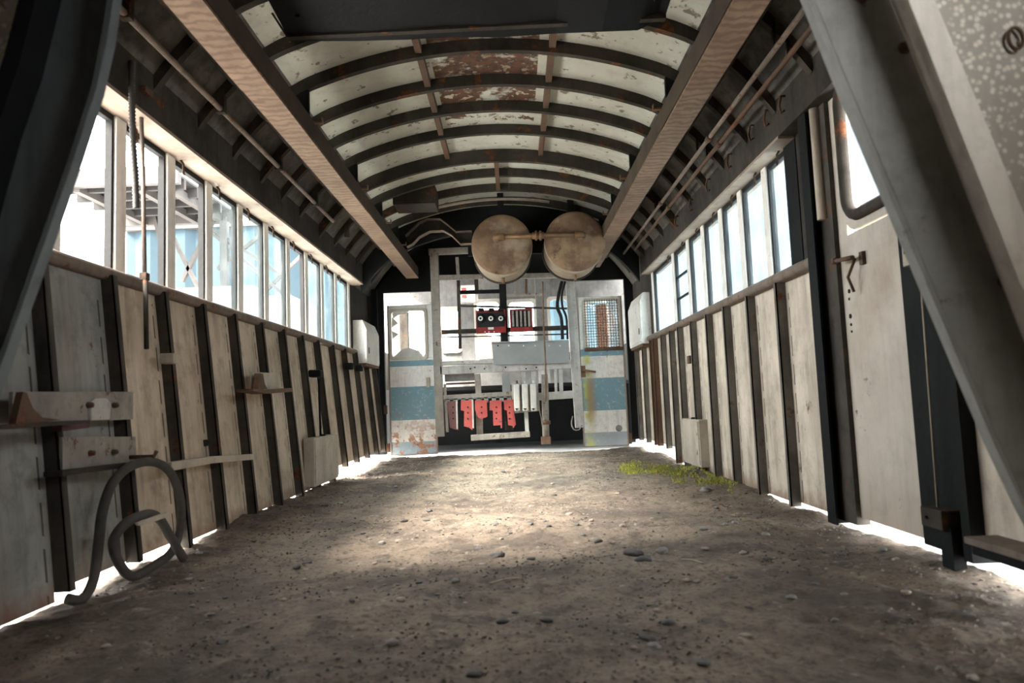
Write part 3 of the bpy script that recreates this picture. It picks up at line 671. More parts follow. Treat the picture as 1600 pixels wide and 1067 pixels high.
# grey panel
o = empty('grey_cover', PY(828, 569, YR-.05), 'smooth grey sheet metal cover resting on the main rack rail', 'panel')
MB().prism([PY(x, y, YR-.09) for x, y in [(768, 536), (889, 533), (889, 567), (771, 570)]], (0, .012, 0)).build('cover', 'grey_panel', o)
MB().prism([PY(x, y, YR-.09) for x, y in [(768, 537), (768, 534), (889, 531), (889, 534)]], (0, .07, 0)).build('top_fold', 'grey_panel', o)
for px in (778, 795, 818, 836, 858, 875): c = PY(px, 540, YR-.092); MB().lathe([(0, -.003), (.008, -.002), (.009, 0)], c, (0, 1, 0), 10).build('rivet', 'white_paint' if px not in (778,) else 'hole_black', o)
# white insulators
NAMES = ['leftmost', 'middle', 'rightmost']
for i, px in enumerate((807.5, 820.5, 833.5)):
    a = PY(px-5.6, 600, YR-.1); b = PY(px+5.6, 642, YR-.1)
    o = empty('fuse_holder', ((a.x+b.x)/2, YR-.1, b.z), NAMES[i]+' of three white fuse holders on the rack', 'fuse holder', 'white fuse holders side by side')
    MB().box(a.x, b.x, YR-.12, YR-.05, b.z, a.z).build('body', 'white_paint', o, bevel=.012)
    c = PY(px, 640, YR-.125); q = MB(); q.prism([c+Vector((-.022, 0, .015)), c+Vector((.022, 0, .015)), c+Vector((0, 0, -.008))], (0, -.006, 0)); q.build('clip', 'hole_black', o)
    c = PY(px, 599, YR-.1); MB().tube([c, c+Vector((0, 0, .03))], .012, 8).build('stud', 'rust_iron' if i == 0 else 'white_paint', o)
tag(MB().prism([PY(x, y, YR-.045) for x, y in [(799, 600), (841, 598), (842, 642), (801, 646)]], (0, .012, 0)).build('fuse_board', 'light_beam'), 'pale board behind the three white fuse holders', 'board')
# red hanging plates
PL = [([(699, 627), (713, 626), (716, 672), (711, 671), (703, 668), (701, 650), (699, 640)], 'maroon', 'dark maroon stepped plate hanging leftmost under the rack'),
      ([(720, 626), (738, 625), (738, 672), (733, 668), (725, 666), (725, 642), (720, 641)], 'pink_red', 'red stepped plate second from the left under the rack'),
      ([(742, 626), (759, 625), (760, 652), (755, 653), (754, 655), (747, 652), (742, 640)], 'pink_red', 'shortest red plate, in the middle of the hanging row'),
      ([(765, 626), (782, 625), (784, 664), (771, 665), (770, 641), (765, 641)], 'pink_red', 'red stepped plate second from the right under the rack'),
      ([(787, 625), (801, 624), (806, 663), (804, 666), (794, 664), (792, 641), (788, 640)], 'pink_red', 'rightmost red plate, beside the white fuse holders')]
for i, (pts_, mt, lb) in enumerate(PL):
    o = empty('contact_plate', PY(*pts_[0], YR-.07), lb, 'plate', 'red contact plates hanging in a row')
    MB().prism([PY(x, y, YR-.07) for x, y in pts_], (0, .014, 0)).build('plate', mt, o)
    xe, ye = pts_[1]
    MB().prism([PY(x, y, YR-.074) for x, y in [(xe-1, ye), (xe+1.4, ye), (xe+2.5, ye+(44 if i != 2 else 26)), (xe+.3, ye+(44 if i != 2 else 26))]], (0, .03, 0)).build('edge_strip', 'light_beam' if i < 2 else mt, o)
    for k2 in range(3 if i != 2 else 2):
        c = PY((pts_[0][0]+pts_[1][0])/2+2, 636+k2*9, YR-.072); MB().lathe([(0, -.003), (.008, -.003), (.009, 0)], c, (0, 1, 0), 8).build('screw', 'hole_black', o)
# cables
def cable(name, pts, r, mat, lab, cat, n=8, group=None):
    o = MB().tube(smooth_path(pts), r, n).build(name, mat); return tag(o, lab, cat, group)
cable('hanging_cable', [PY(848, 440, YR-.2), PY(849, 500, YR-.2), PY(852, 560, YR-.18), PY(853, 618, YR-.16), PY(852, 628, YR-.16)], .009, 'brass', 'long thin brown cable hanging in front of the grey cover', 'cable')
cable('loose_wire', [PY(842, 626, YR-.1), PY(843, 640, YR-.1), PY(846, 655, YR-.1), PY(848, 668, YR-.08)], .005, 'post_paint', 'short thin wire bowed beside the brown round post', 'wire')
cable('looped_cable', [PY(895, 650, YR-.06), PY(893, 662, YR-.07), PY(897, 671, YR-.08), PY(905, 671, YR-.06), PY(909, 664, YR-.05)], .007, 'post_paint', 'small pale cable loop at the foot of the right rack post', 'cable')
for i, (x, dx) in enumerate(((873, 0), (878, 3))):
    cable('black_hose', [PY(x+5, 440, YR-.1), PY(x, 460, YR-.14), PY(x-2+dx, 480, YR-.14), PY(x+4+dx, 497, YR-.1), PY(x+6+dx, 530, YR-.1)], .018-.006*i, 'black_rubber',
          ['thick', 'thin'][i]+' black hose hanging below the right tank', 'hose')
# ================================================================== TANKS
YT = 6.3
def tank(cx, cy, lab):
    c = PY(cx, cy, YT); R = 48.5/(F/YT); o = empty('air_tank', c-Vector((0, 0, R)), lab, 'tank', 'round brown air tanks under the roof')
    q = MB(); q.lathe([(0, -.028), (R*.35, -.026), (R*.7, -.016), (R*.9, -.004), (R*.985, .012), (R, .03)], c, (0, 1, 0), 64); q.build('end_cap', 'tank_paint', o)
    q = MB(); q.lathe([(R*.97, .03), (R*.97, .60), (R*.8, .66), (0, .69)], c, (0, 1, 0), 64); q.build('shell', 'tank_side', o)
    q = MB(); q.lathe([(R*.97, .10), (R*1.012, .10), (R*1.012, .125), (R*.97, .125)], c, (0, 1, 0), 64); q.build('hoop', 'tank_side', o)
    q = MB(); q.lathe([(R*.97, .48), (R*1.02, .48), (R*1.02, .52), (R*.97, .52)], c, (0, 1, 0), 64); q.build('hoop', 'rib_paint', o)
    b = c+Vector((.0, .20, -R)); MB().tube([b, b+Vector((0, 0, -.02)), b+Vector((0, -.01, -.05))], .014, 8).build('drain_plug', 'brass', o)
    return c, R
cA, RA = tank(784, 381, 'left of two round brown air tanks hanging below the roof')
cB, RB = tank(899, 376, 'right of two round brown air tanks hanging below the roof')
pp = empty('tank_pipe', (cA+cB)/2, 'brown pipe with union joining the faces of the two tanks', 'pipe')
a = PY(779, 370, YT-.11); b = PY(907, 366, YT-.11); mdl = (a+b)/2
MB().tube([a, b], .022, 14).build('pipe', 'brass', pp)
for e, s in ((a, -1), (b, 1)):
    MB().tube(smooth_path([e+Vector((-s*.05, 0, 0)), e+Vector((0, 0, 0)), e+Vector((s*.022, .03, 0)), e+Vector((s*.022, .10, 0))]), .031, 14).build('elbow', 'brass', pp)
mu = PY(841, 368, YT-.11)
q = MB()
for dx, r in ((-.045, .03), (-.02, .045), (.02, .045), (.045, .03)): q.tube([mu+Vector((dx-.01, 0, 0)), mu+Vector((dx+.01, 0, 0))], r, 12)
q.tube([mu+Vector((-.05, 0, 0)), mu+Vector((.05, 0, 0))], .032, 12); q.build('union', 'brass', pp)
# saddle the tanks hang from
sd = empty('tank_cradle', (.25, 6.6, 2.2), 'dark steel cradle holding both tanks up to the roof', 'bracket')
for c in (cA, cB):
    MB().box(c.x-.03, c.x+.03, 6.60, 6.64, c.z+RA+.012, roofz(c.x)-.0).build('hanger', 'dark_steel', sd)
MB().box(cA.x-.35, cB.x+.2, 7.0, 7.04, cA.z+.05, cA.z+.30).build('cross_plate', 'dark_steel', sd)
# wavy bracket left of tanks
du = empty('arched_bracket', PY(670, 365, 6.8), 'dark humped steel bracket left of the tanks', 'bracket')
U1 = [(634, 369), (655, 349), (668, 343), (688, 343), (700, 352), (713, 363), (737, 362)]
U2 = [(737, 381), (720, 382), (706, 368), (693, 361), (672, 362), (655, 371), (645, 382), (636, 386)]
MB().prism([PY(x, y, 6.83) for x, y in U1+U2], (0, .03, 0)).build('web', 'rib_paint', du)
q = MB(); P_ = [PY(x, y, 6.80) for x, y in U1]
for i in range(len(P_)-1): q.bar(P_[i], P_[i+1], .08, .008, up=(P_[i+1]-P_[i]).cross(Vector((0, 1, 0))))
q.build('flange', 'sill_rust', du)
q = MB(); P_ = [PY(x, y, 6.80) for x, y in U2]
for i in range(len(P_)-1): q.bar(P_[i], P_[i+1], .08, .008, up=(P_[i+1]-P_[i]).cross(Vector((0, 1, 0))))
q.build('flange', 'sill_rust', du)
o, A, B = dbox('junction_box', 613, 290, 680, 317, 6.0, .3, 'rib_paint', 'dark rusty box under the roof, above the humped bracket', 'box')
MB().box(A.x+.02, B.x-.02, 5.985, 6.0, B.z+.02, A.z-.02).build('lid', 'rib_paint', o)
# ================================================================== CEILING TROUGHS
def trough(xa, xb, yend, lab, inner):
    o = empty('cable_trough', ((xa+xb)/2, 4, 1.92), lab, 'trough', 'long brown troughs under the roof')
    ys_ = [.9, 3.05, 5.15, yend] if xa < 0 else [.9, 3.75, 5.9, yend]
    Z = 2.01
    for i in range(3):
        sk = .004*i
        MB().box(xa, xb, ys_[i]+.004, ys_[i+1], Z+sk, Z+.012+sk).build('bottom_board', 'duct_board', o)
    MB().box(xa, xa+.012, .9, yend, Z+.02, Z+.13).build('side_board', 'duct_side', o)
    MB().box(xb-.012, xb, .9, yend, Z+.02, Z+.13).build('side_board', 'duct_side', o)
    for y in (2.04, 3.72, 4.92, 5.88, 6.72):
        xm = (xa+xb)/2
        MB().box(xm-.04, xm+.04, y+.002, y+.03, Z+.02, roofz(xm)-.05).build('hanger', 'dark_steel', o)
        q = MB(); xi = xb if xa < 0 else xa; sg = 1 if xa < 0 else -1
        q.box(xi, xi+sg*.04, y, y+.03, Z+.12, Z+.128); q.box(xi+sg*.04, xi+sg*.046, y, y+.03, Z+.12, Z+.15); q.build('clip', 'brass', o)
trough(-1.166, -1.03, 7.93, 'long brown board trough hanging under the roof on the left', 1)
trough(.870, 1.008, 7.7, 'long brown board trough hanging under the roof on the right', -1)
# conduits
def onroof(px, py, drop):
    d = ray(px, py)
    t = .5
    for i in range(4000):
        p = EYE+d*t
        if abs(p.x-XC) > 1.5 or p.z > roofz(p.x)-drop: return p
        t += .004
    return p
a = onroof(272, 89, .12); b = onroof(518, 348, .12); dx = (a+b)/2
cx_, cz_ = (a.x+b.x)/2, (a.z+b.z)/2
o = empty('ceiling_conduit', (cx_, 4, cz_), 'single dark conduit under the roof left of the left trough', 'pipe')
MB().tube([(cx_, 1.0, cz_), (cx_, b.y, cz_)], .013, 10).build('pipe', 'sill_rust', o)
for y in (2.46, 3.30, 4.14, 4.92, 5.88): 
    MB().box(cx_-.02, cx_+.02, y-.01, y+.02, cz_-.018, roofz(cx_)-.03).build('clip', 'rib_paint', o)
for i, (dx, dz, lab) in enumerate(((0, 0, 'lower of the paired rusty pipes under the right roof edge'), (-.055, .035, 'upper of the paired rusty pipes under the right roof edge'))):
    X = 1.225+dx; Z = 1.985+dz
    o = empty('roof_pipe', (X, 4, Z), lab, 'pipe', 'paired pipes along the right roof edge')
    MB().tube([(X, .9, Z), (X, 6.7+.4*i, Z)], .012, 10).build('pipe', 'sill_rust' if i else 'rust_iron', o)
    for y in (2.5, 3.9, 5.2): MB().tube([(X, y-.03, Z), (X, y+.03, Z)], .018, 10).build('coupling', 'rust_iron', o)
    for y in (2.88, 4.14, 5.42): MB().box(X-.006, X+.006, y, y+.02, Z, roofz(X)-.03).build('clip', 'rib_paint', o)
# hooks along right header
for i, (px, py) in enumerate(((1220, 150), (1196, 172), (1172, 196), (1138, 241), (1105, 280), (1078, 312), (1056, 338))):
    a = PX(px, py, 1.305); 
    q = MB(); q.tube([a+Vector((.02, 0, 0)), a, a+Vector((-.012, 0, -.05)), a+Vector((-.004, 0, -.085)), a+Vector((.012, .0, -.07))], .006, 6)
    pos = ['nearest the door pillar', 'second from the door pillar', 'third from the door pillar', 'fourth from the door pillar', 'third from the far end', 'second from the far end', 'farthest along'][i]
    tag(q.build('wall_hook', 'rust_iron'), 'small rusty hook on the right header, '+pos, 'hook', 'hooks along the right header beam')
# dark sagging panel near the camera
pts = [(410, 0), (430, 38), (455, 66), (560, 64), (640, 62), (700, 60), (780, 57), (870, 52), (940, 50), (1000, 46), (1012, 43), (1022, 33), (1035, 36), (1045, 18), (1062, 0)]
sg = empty('sagging_panel', (-.1, 2.6, 2.2), 'black sagging ceiling panel with ragged edge, at the top nearest the camera', 'panel')
edge = [PY(x+random.uniform(-4, 4), y+random.uniform(-2, 2), 3.1-.12*random.random()*(x > 900)) for x, y in pts[2:13]]
q = MB(); back = [Vector((e.x*.95, 1.7, e.z+.02)) for e in edge]
vs = edge+back+[e+Vector((0, 0, .012)) for e in edge]+[e+Vector((0, 0, .012)) for e in back]; n = len(edge); fs = []
for i in range(n-1): fs += [(i, i+1, n+i+1, n+i), (2*n+i, 3*n+i, 3*n+i+1, 2*n+i+1), (i, 2*n+i, 2*n+i+1, i+1), (n+i, n+i+1, 3*n+i+1, 3*n+i)]
fs += [(0, n, 3*n, 2*n), (n-1, 3*n-1, 4*n-1, 2*n-1)]
q.add(vs, fs); q.build('sheet', 'dark_steel', sg)
q = MB(); q.bar(edge[0]+Vector((-.13, 0, .22)), edge[0], .01, .01); q.bar(edge[0]+Vector((0, -.05, .0)), edge[-1]+Vector((0, -.05, 0)), .03, .03); q.build('edge_bar', 'rib_paint', sg)
for x in (edge[0].x+.1, edge[-1].x-.1): MB().box(x-.01, x+.01, 2.88, 2.9, edge[5].z, roofz(x)-.03).build('hanger', 'dark_steel', sg)
# ================================================================== FOREGROUND BRACES
def slab(pts, Y, dep, tilt=0.0):
    """plate with outline in pixels standing at depth Y, dep thick"""
    return MB().prism([PY(x, y, Y) for x, y in pts], (0, dep, 0))
lb = empty('diagonal_brace', (-1.1, 1.45, 0), 'large dark diagonal steel brace in the left foreground', 'brace')
slab([(240, -450), (185, -60), (168, 60), (150, 140), (118, 240), (70, 378), (-5, 590), (-90, 800), (-190, 800), (-120, 600), (-60, 400), (-5, 200), (30, 100), (70, -60), (125, -450)], 1.45, .02).build('web', 'diag_left_shaded', lb, bevel=.003)
slab([(240, -450), (185, -60), (168, 60), (150, 140), (118, 240), (70, 378), (-5, 590), (-90, 800), (-96, 800), (-12, 588), (62, 376), (110, 238), (142, 138), (158, 58), (176, -60), (231, -450)], 1.42, .03).build('flange', 'diag_left_shaded', lb)
slab([(125, -450), (70, -60), (30, 100), (-5, 200), (-60, 400), (-120, 600), (-150, 600), (-90, 400), (-30, 200), (5, 90), (44, -60), (99, -450)], 1.38, .07).build('flange', 'dark_steel', lb)
lg = slab([(75, -450), (40, -80), (24, 40), (-12, 160), (-120, 160), (-120, -450)], 1.50, .02).build('gusset_plate', 'mottled_plate'); tag(lg, 'small rust mottled plate in the top left corner beyond the dark brace', 'plate')
rb = empty('diagonal_brace', (1.1, 1.45, 0), 'large grey diagonal steel brace in the right foreground', 'brace')
slab([(1092, -450), (1250, -450), (1410, -50), (1605, 450), (1720, 745), (1720, 1010), (1605, 792), (1560, 690), (1440, 405), (1320, 120), (1252, -50)], 1.45, .02).build('web', 'diag_right_lit', rb, bevel=.003)
slab([(1092, -450), (1252, -50), (1320, 120), (1440, 405), (1560, 690), (1605, 792), (1720, 1010), (1720, 1022), (1598, 790), (1552, 692), (1432, 406), (1312, 122), (1244, -50), (1084, -450)], 1.42, .03).build('flange', 'diag_right_lit', rb)
slab([(1240, -450), (1280, -450), (1440, -50), (1640, 430), (1720, 640), (1720, 760), (1605, 470), (1400, -50)], 1.37, .05).build('flange', 'diag_lip', rb)
for px, py in ((1413, 75), (1568, 440)):
    c = PY(px, py, 1.44); MB().lathe([(0, -.008), (.012, -.006), (.014, 0)], c, (0, 1, 0), 12).build('bolt', 'rust_iron', rb)
rg = empty('gusset_plate', PY(1560, 200, 1.47), 'pale rust mottled plate in the top right corner beside the grey brace', 'plate')
slab([(1245, -450), (1760, -450), (1760, 700), (1640, 460)], 1.475, .02).build('plate', 'mottled_plate', rg)
c = PY(1587, 60, 1.465); q = MB(); ps = [c+Vector((.016*math.cos(t*math.pi/8), 0, .024*math.sin(t*math.pi/8))) for t in range(17)]; q.tube(ps, .004, 8, cap=False); q.build('ring', 'rust_iron', rg)
# ================================================================== LEFT WALL ITEMS
def xplate(pts, X, dep, side): return MB().prism([PX(x, y, X) for x, y in pts], (side*dep, 0, 0))
XL = -1.45
o = empty('fixing_plate', PX(120, 655, XL), 'upper pale bolted plate across the left wall studs', 'plate')
xplate([(20, 612), (208, 612), (208, 655), (96, 660), (20, 655)], XL, .012, -1).build('plate', 'post_paint', o)
q = MB(); c = PX(158, 622, XL); q.prism([PX(x, y, XL+.012) for x, y in [(143, 628), (150, 622), (168, 622), (174, 630), (172, 656), (143, 657)]], (-.03, 0, 0)); q.build('clamp', 'light_beam', o, bevel=.004)
for px, py in ((137, 633), (177, 633)): c = PX(px, py, XL+.0); MB().lathe([(0, .02), (.009, .018), (.011, 0), (.011, -.01)], c, (1, 0, 0), 8).build('bolt', 'rust_iron', o)
o = empty('fixing_plate', PX(150, 730, XL), 'lower pale bolted plate, directly below the clamp plate on the left wall', 'plate')
xplate([(98, 683), (212, 682), (213, 722), (98, 737)], XL, .012, -1).build('plate', 'post_paint', o)
for px, py in ((140, 708), (176, 706)): c = PX(px, py, XL+.0); MB().lathe([(0, .02), (.008, .018), (.010, 0), (.010, -.01)], c, (1, 0, 0), 8).build('bolt', 'rust_iron', o)
xplate([(98, 736), (214, 722), (214, 728), (98, 744)], XL+.05, .06, -1).build('bottom_fold', 'rib_paint', o)
o = empty('bracket_shelf', PX(60, 665, -1.38), 'dark bracket shelf with upright gusset on the left wall, nearest', 'bracket')
q = MB(); q.prism([PX(x, y, -1.35) for x, y in [(0, 664), (100, 658), (138, 656), (138, 661), (20, 670), (0, 671)]], (-.09, 0, 0)); q.build('shelf', 'rib_paint', o)
MB().prism([PX(x, y, -1.37) for x, y in [(24, 664), (36, 612), (42, 614), (52, 638), (66, 652), (96, 656)]], (-.02, 0, 0)).build('gusset', 'rust_iron', o)
xplate([(97, 662), (140, 657), (140, 668), (97, 674)], -1.40, .03, -1).build('end_tab', 'maroon', o)
# flat bar on the wall
o = tag(MB().prism([PX(x, y, -1.405) for x, y in [(268, 722), (330, 713), (397, 709), (397, 718), (332, 724), (268, 736)]], (-.035, 0, 0)).build('flat_bar', 'box_paint', bevel=.003), 'pale flat bar bridging the left wall studs above the hose', 'bar')
# hose
hp = [(105, 935, -1.40), (128, 936, -1.38), (146, 905, -1.38), (154, 850, -1.40), (160, 800, -1.40), (176, 755, -1.38), (205, 728, -1.37), (240, 722, -1.37), (266, 738, -1.37), (282, 780, -1.38), (281, 828, -1.37),
      (268, 862, -1.34), (240, 884, -1.32), (208, 900, -1.30), (188, 884, -1.32), (178, 858, -1.35), (180, 838, -1.34), (200, 815, -1.32), (232, 803, -1.31), (250, 812, -1.30), (266, 838, -1.28), (287, 873, -1.26)]
ho = empty('rubber_hose', PX(208, 900, -1.30), 'thick dark rubber hose hanging in two loops on the left wall', 'hose')
MB().tube(smooth_path([PX(*p) for p in hp], 8), .0165, 12).build('hose', 'hose_rubber', ho)
q = MB(); q.prism([PX(x, y, -1.27) for x, y in [(216, 817), (262, 800), (264, 804), (258, 809), (222, 821), (217, 820)]], (-.012, 0, 0)); q.build('tie_strap', 'box_paint', ho)
c = PX(228, 722, -1.39); MB().tube([c+Vector((-.06, 0, .02)), c+Vector((.03, 0, .02)), c+Vector((.04, 0, .04))], .008, 8).build('hook', 'rust_iron', ho)
# small shelf bracket
o = empty('bracket_shelf', PX(425, 612, -1.40), 'small rusty bracket shelf on the left wall, below the far windows', 'bracket')
xplate([(393, 581), (431, 583), (431, 612), (393, 610)], -1.45, .008, -1).build('back_plate', 'box_paint', o)
q = MB(); q.prism([PX(x, y, -1.36) for x, y in [(396, 607), (420, 609), (457, 606), (457, 612), (420, 615), (396, 611)]], (-.09, 0, 0)); q.build('shelf', 'rust_iron', o)
MB().prism([PX(x, y, -1.40) for x, y in [(403, 608), (406, 583), (411, 584), (414, 600), (418, 608)]], (-.03, 0, 0)).build('gusset', 'rust_iron', o)
# rod with knob
o = empty('pull_rod', PX(501, 680, -1.44), 'thin dark rod with a knob above the left wall box', 'rod')
MB().tube([PX(498, 592, -1.45), PX(501, 684, -1.45)], .008, 8).build('rod', 'dark_steel', o)
c = PX(497, 584, -1.46); MB().box(c.x-.06, c.x+.03, c.y-.05, c.y+.05, c.z-.025, c.z+.03).build('knob', 'dark_steel', o, bevel=.01)
# wall boxes
def wbox(side, lab, pts, Xf, Xw, mat, bev=.006):
    """pts: px of the inner face (quad)"""
    ps = [PX(x, y, Xf) for x, y in pts]; ya, yb = min(p.y for p in ps), max(p.y for p in ps); za, zb = min(p.z for p in ps), max(p.z for p in ps)
    o = empty('equipment_box', (Xf, (ya+yb)/2, za), lab, 'box')
    MB().box(Xf, Xw, ya, yb, za+.01, zb).build('case', mat, o, bevel=bev)
    MB().box(Xf-side*.006, Xf, ya+.012, yb-.012, za+.03, zb-.012).build('cover', mat, o, bevel=.002)
    MB().box(Xf+side*.03, Xw, ya+.06, ya+.16, max(.03, za-.05), za+.01).build('foot_bracket', 'rust_iron', o)
    MB().tube([(Xf+side*.03, (ya+yb)/2, zb), (Xf+side*.03, (ya+yb)/2, zb+.012)], .02, 10).build('cap', 'dark_steel', o)
    return o
wbox(-1, 'pale steel box low on the left wall, below the pull rod', [(492, 684), (528, 682), (528, 748), (492, 757)], -1.405, -1.482, 'box_paint')
wbox(1, 'pale steel box low on the right wall beside the moss', [(1070, 658), (1091, 656), (1091, 730), (1070, 724)], 1.335, 1.418, 'box_paint')
# small blocks on studs
for i, (px, py, X, lab) in enumerate(((276, 560, -1.44, 'small pale square block on the second stud, left wall'), (323, 692, -1.50, 'small black square socket low on the left wall'),
                                     (1075, 562, 1.34, 'small dark lamp socket on the right wall'), (551, 572, -1.45, 'small dark catch on the far left wall, left one'), (566, 575, -1.45, 'small dark catch on the far left wall, right one'))):
    c = PX(px, py, X); mt = ['box_paint', 'hole_black', 'rust_iron', 'dark_steel', 'dark_steel'][i]; s_ = [.022, .016, .03, .03, .03][i]
    sgn = -1 if X < 0 else 1
    tag(MB().box(c.x, c.x+sgn*.06, c.y-s_*1.2, c.y+s_*1.2, c.z-s_, c.z+s_).build('wall_block', mat=mt, bevel=.004), lab, 'block')
# white sloped cabinets
def cabinet(side, X0, X1, ya, yb, za, zb, lab):
    s = side; o = empty('wall_cabinet', (X0, (ya+yb)/2, za), lab, 'cabinet', 'white cabinets high on the side walls')
    slope = .10
    q = MB(); q.prism([(X0, ya, za), (X1, ya, za), (X1, ya, zb), (X0+s*.04, ya, zb), (X0, ya, zb-slope)], (0, yb-ya, 0)); q.build('case', 'white_paint', o, bevel=.006)
    q = MB(); q.box(X0-s*.006, X0, ya+.02, yb-.02, za+.02, zb-slope-.01); dd = q.build('door', 'white_paint', o, bevel=.003)
    q = MB(); q.box(X0-s*.012, X0-s*.006, ya+.05, ya+.07, za+.1, za+.16); q.build('catch', 'rust_iron', dd)
    q = MB(); q.box(X0+s*.01, X1, ya, yb, za-.025, za); q.build('base_strip', 'rust_iron', o)
cabinet(-1, -1.46, -1.6, 7.08, 7.72, 1.02, 1.46, 'white sloped cabinet on the far left wall')
cabinet(1, 1.30, 1.42, 7.02, 7.72, 1.10, 1.62, 'white sloped cabinet on the far right wall')
# corrugated conduit and rod hanging in front of the left windows
o = empty('corrugated_conduit', PX(213, 326, -1.43), 'ribbed flexible conduit dangling in front of the left windows', 'conduit')
path = smooth_path([PX(206, 96, -1.46), PX(206, 140, -1.44), PX(207, 200, -1.43), PX(211, 270, -1.43), PX(213, 326, -1.43)], 22)
MB().tube(path, [.0135 if i % 2 else .0095 for i in range(len(path))], 12).build('sleeve', 'hose_rubber', o)
o = empty('hanging_rod', PX(227, 545, -1.50), 'long rusty rod hanging past the left sill, beside the ribbed conduit', 'rod')
MB().tube([PX(220, 150, -1.50), PX(224, 300, -1.50), PX(226, 428, -1.50)], .0085, 10).build('upper_rod', 'sill_rust', o)
MB().tube([PX(227, 434, -1.49), PX(229, 545, -1.47)], .0095, 10).build('lower_rod', 'rib_paint', o)
c = PX(226, 431, -1.495); MB().box(c.x-.015, c.x+.015, c.y-.015, c.y+.015, c.z-.02, c.z+.012).build('joint', 'rib_paint', o, bevel=.003)
c = PX(226, 146, -1.47); MB().box(c.x-.02, c.x+.02, c.y-.03, c.y+.03, c.z-.006, c.z+.02).build('top_clip', 'rust_iron', o)
# ================================================================== RIGHT WALL ITEMS
o = empty('taut_string', PX(1466, 790, 1.325), 'thin taut string against the dark recess on the right', 'string')
MB().tube([PX(1437, 412, 1.33), PX(1450, 590, 1.33), PX(1465, 792, 1.33)], .0035, 6).build('cord', 'dry_wood', o)
o = empty('strap_plate', PX(1420, 412, 1.33), 'small pale plate with one hole at the top of the dark recess', 'plate')
a = PX(1412, 376, 1.345); b = PX(1427, 413, 1.345)
MB().box(1.335, 1.36, min(a.y, b.y), max(a.y, b.y), b.z, a.z).build('plate', 'box_paint', o, bevel=.002)
c = (a+b)/2; MB().lathe([(0, 0), (.006, 0), (.006, -.003)], (1.334, c.y, c.z), (1, 0, 0), 10).build('hole', 'hole_black', o)
o = empty('floor_bracket', PX(1465, 830, 1.30), 'dark box bracket with hole where the string ends, lower right', 'bracket')
a = PX(1442, 790, 1.31); b = PX(1478, 830, 1.31); MB().box(1.30, 1.36, b.y-.0, a.y, b.z, a.z).build('box', 'rib_paint', o, bevel=.003)
MB().box(1.32, 1.36, b.y-.01, b.y+.05, .0, b.z+.01).build('leg', 'dark_steel', o)
c = PX(1448, 808, 1.298); MB().lathe([(0, 0), (.005, 0), (.005, -.003)], c, (1, 0, 0), 10).build('hole', 'hole_black', o)
o = empty('step_block', (1.25, 1.75, 0), 'low dark step block with brown top at the right edge', 'block')
a = PX(1522, 838, 1.30)
MB().box(1.29, 1.37, 1.5, a.y, .085, a.z-.02).build('body', 'dark_steel', o, bevel=.003); MB().box(1.275, 1.375, 1.48, a.y+.01, a.z-.02, a.z).build('top', 'sill_rust', o, bevel=.003)
# ================================================================== YARD OUTSIDE
def corr(x0, x1, y, z0, z1, pitch, dep, axis='x'):
    mb = MB(); n = int(abs(x1-x0)/pitch)*4; vs = []; 
    for i in range(n+1):
        t = x0+(x1-x0)*i/n; o_ = dep if (i//2) % 2 else 0
        for z in (z0, z1):
            vs.append((t, y-o_, z) if axis == 'x' else (y-o_, t, z))
    m2 = len(vs); vs += [((v[0], v[1]+.3, v[2]) if axis == 'x' else (v[0]+.3, v[1], v[2])) for v in vs]
    fs = [(2*i, 2*i+2, 2*i+3, 2*i+1) for i in range(n)]+[(m2+2*i, m2+2*i+1, m2+2*i+3, m2+2*i+2) for i in range(n)]
    fs += [(2*i+1, 2*i+3, m2+2*i+3, m2+2*i+1) for i in range(n)]
    return mb.add(vs, fs)
sh = empty('blue_shed', (-9, 18, 0), 'pale blue corrugated shed in the yard beyond the left windows', 'building')
zt = PY(380, 356, 18).z
corr(-9.9, -2.7, 18, 0, zt, .9, .12).build('cladding', 'blue_cladding', sh)
MB().box(-9.9, -2.7, 17.8, 22, zt, zt+.15).build('roof_edge', 'pale_yard', sh)
sh = empty('blue_shed', (3, 24, 0), 'pale blue shed seen through the far cab windows', 'building')
corr(.8, 8, 24, 0, 4.2, .9, .12).build('cladding', 'blue_cladding', sh); MB().box(.8, 8, 23.8, 26, 4.2, 4.4).build('roof_edge', 'pale_yard', sh)
sh = empty('white_building', (-1, 26, 0), 'small pale house far behind the cab windows', 'building')
MB().box(-2.6, .4, 26, 29, 0, 2.2).build('wall', 'yard_white', sh)
MB().prism([(-2.9, 25.8, 2.2), (.7, 25.8, 2.2), (-1.1, 25.8, 3.2)], (0, 3.4, 0)).build('roof', 'orange_paint', sh)
sh = empty('pale_shed', (4, 10, 0), 'pale corrugated shed standing close beyond the right windows', 'building')
corr(3.5, 17, 3.6, 0, 3.6, .42, .05, axis='y').build('cladding', 'pale_cladding', sh)
MB().box(3.5, 5, 3.5, 17, 3.6, 3.7).build('roof_edge', 'yard_white', sh)
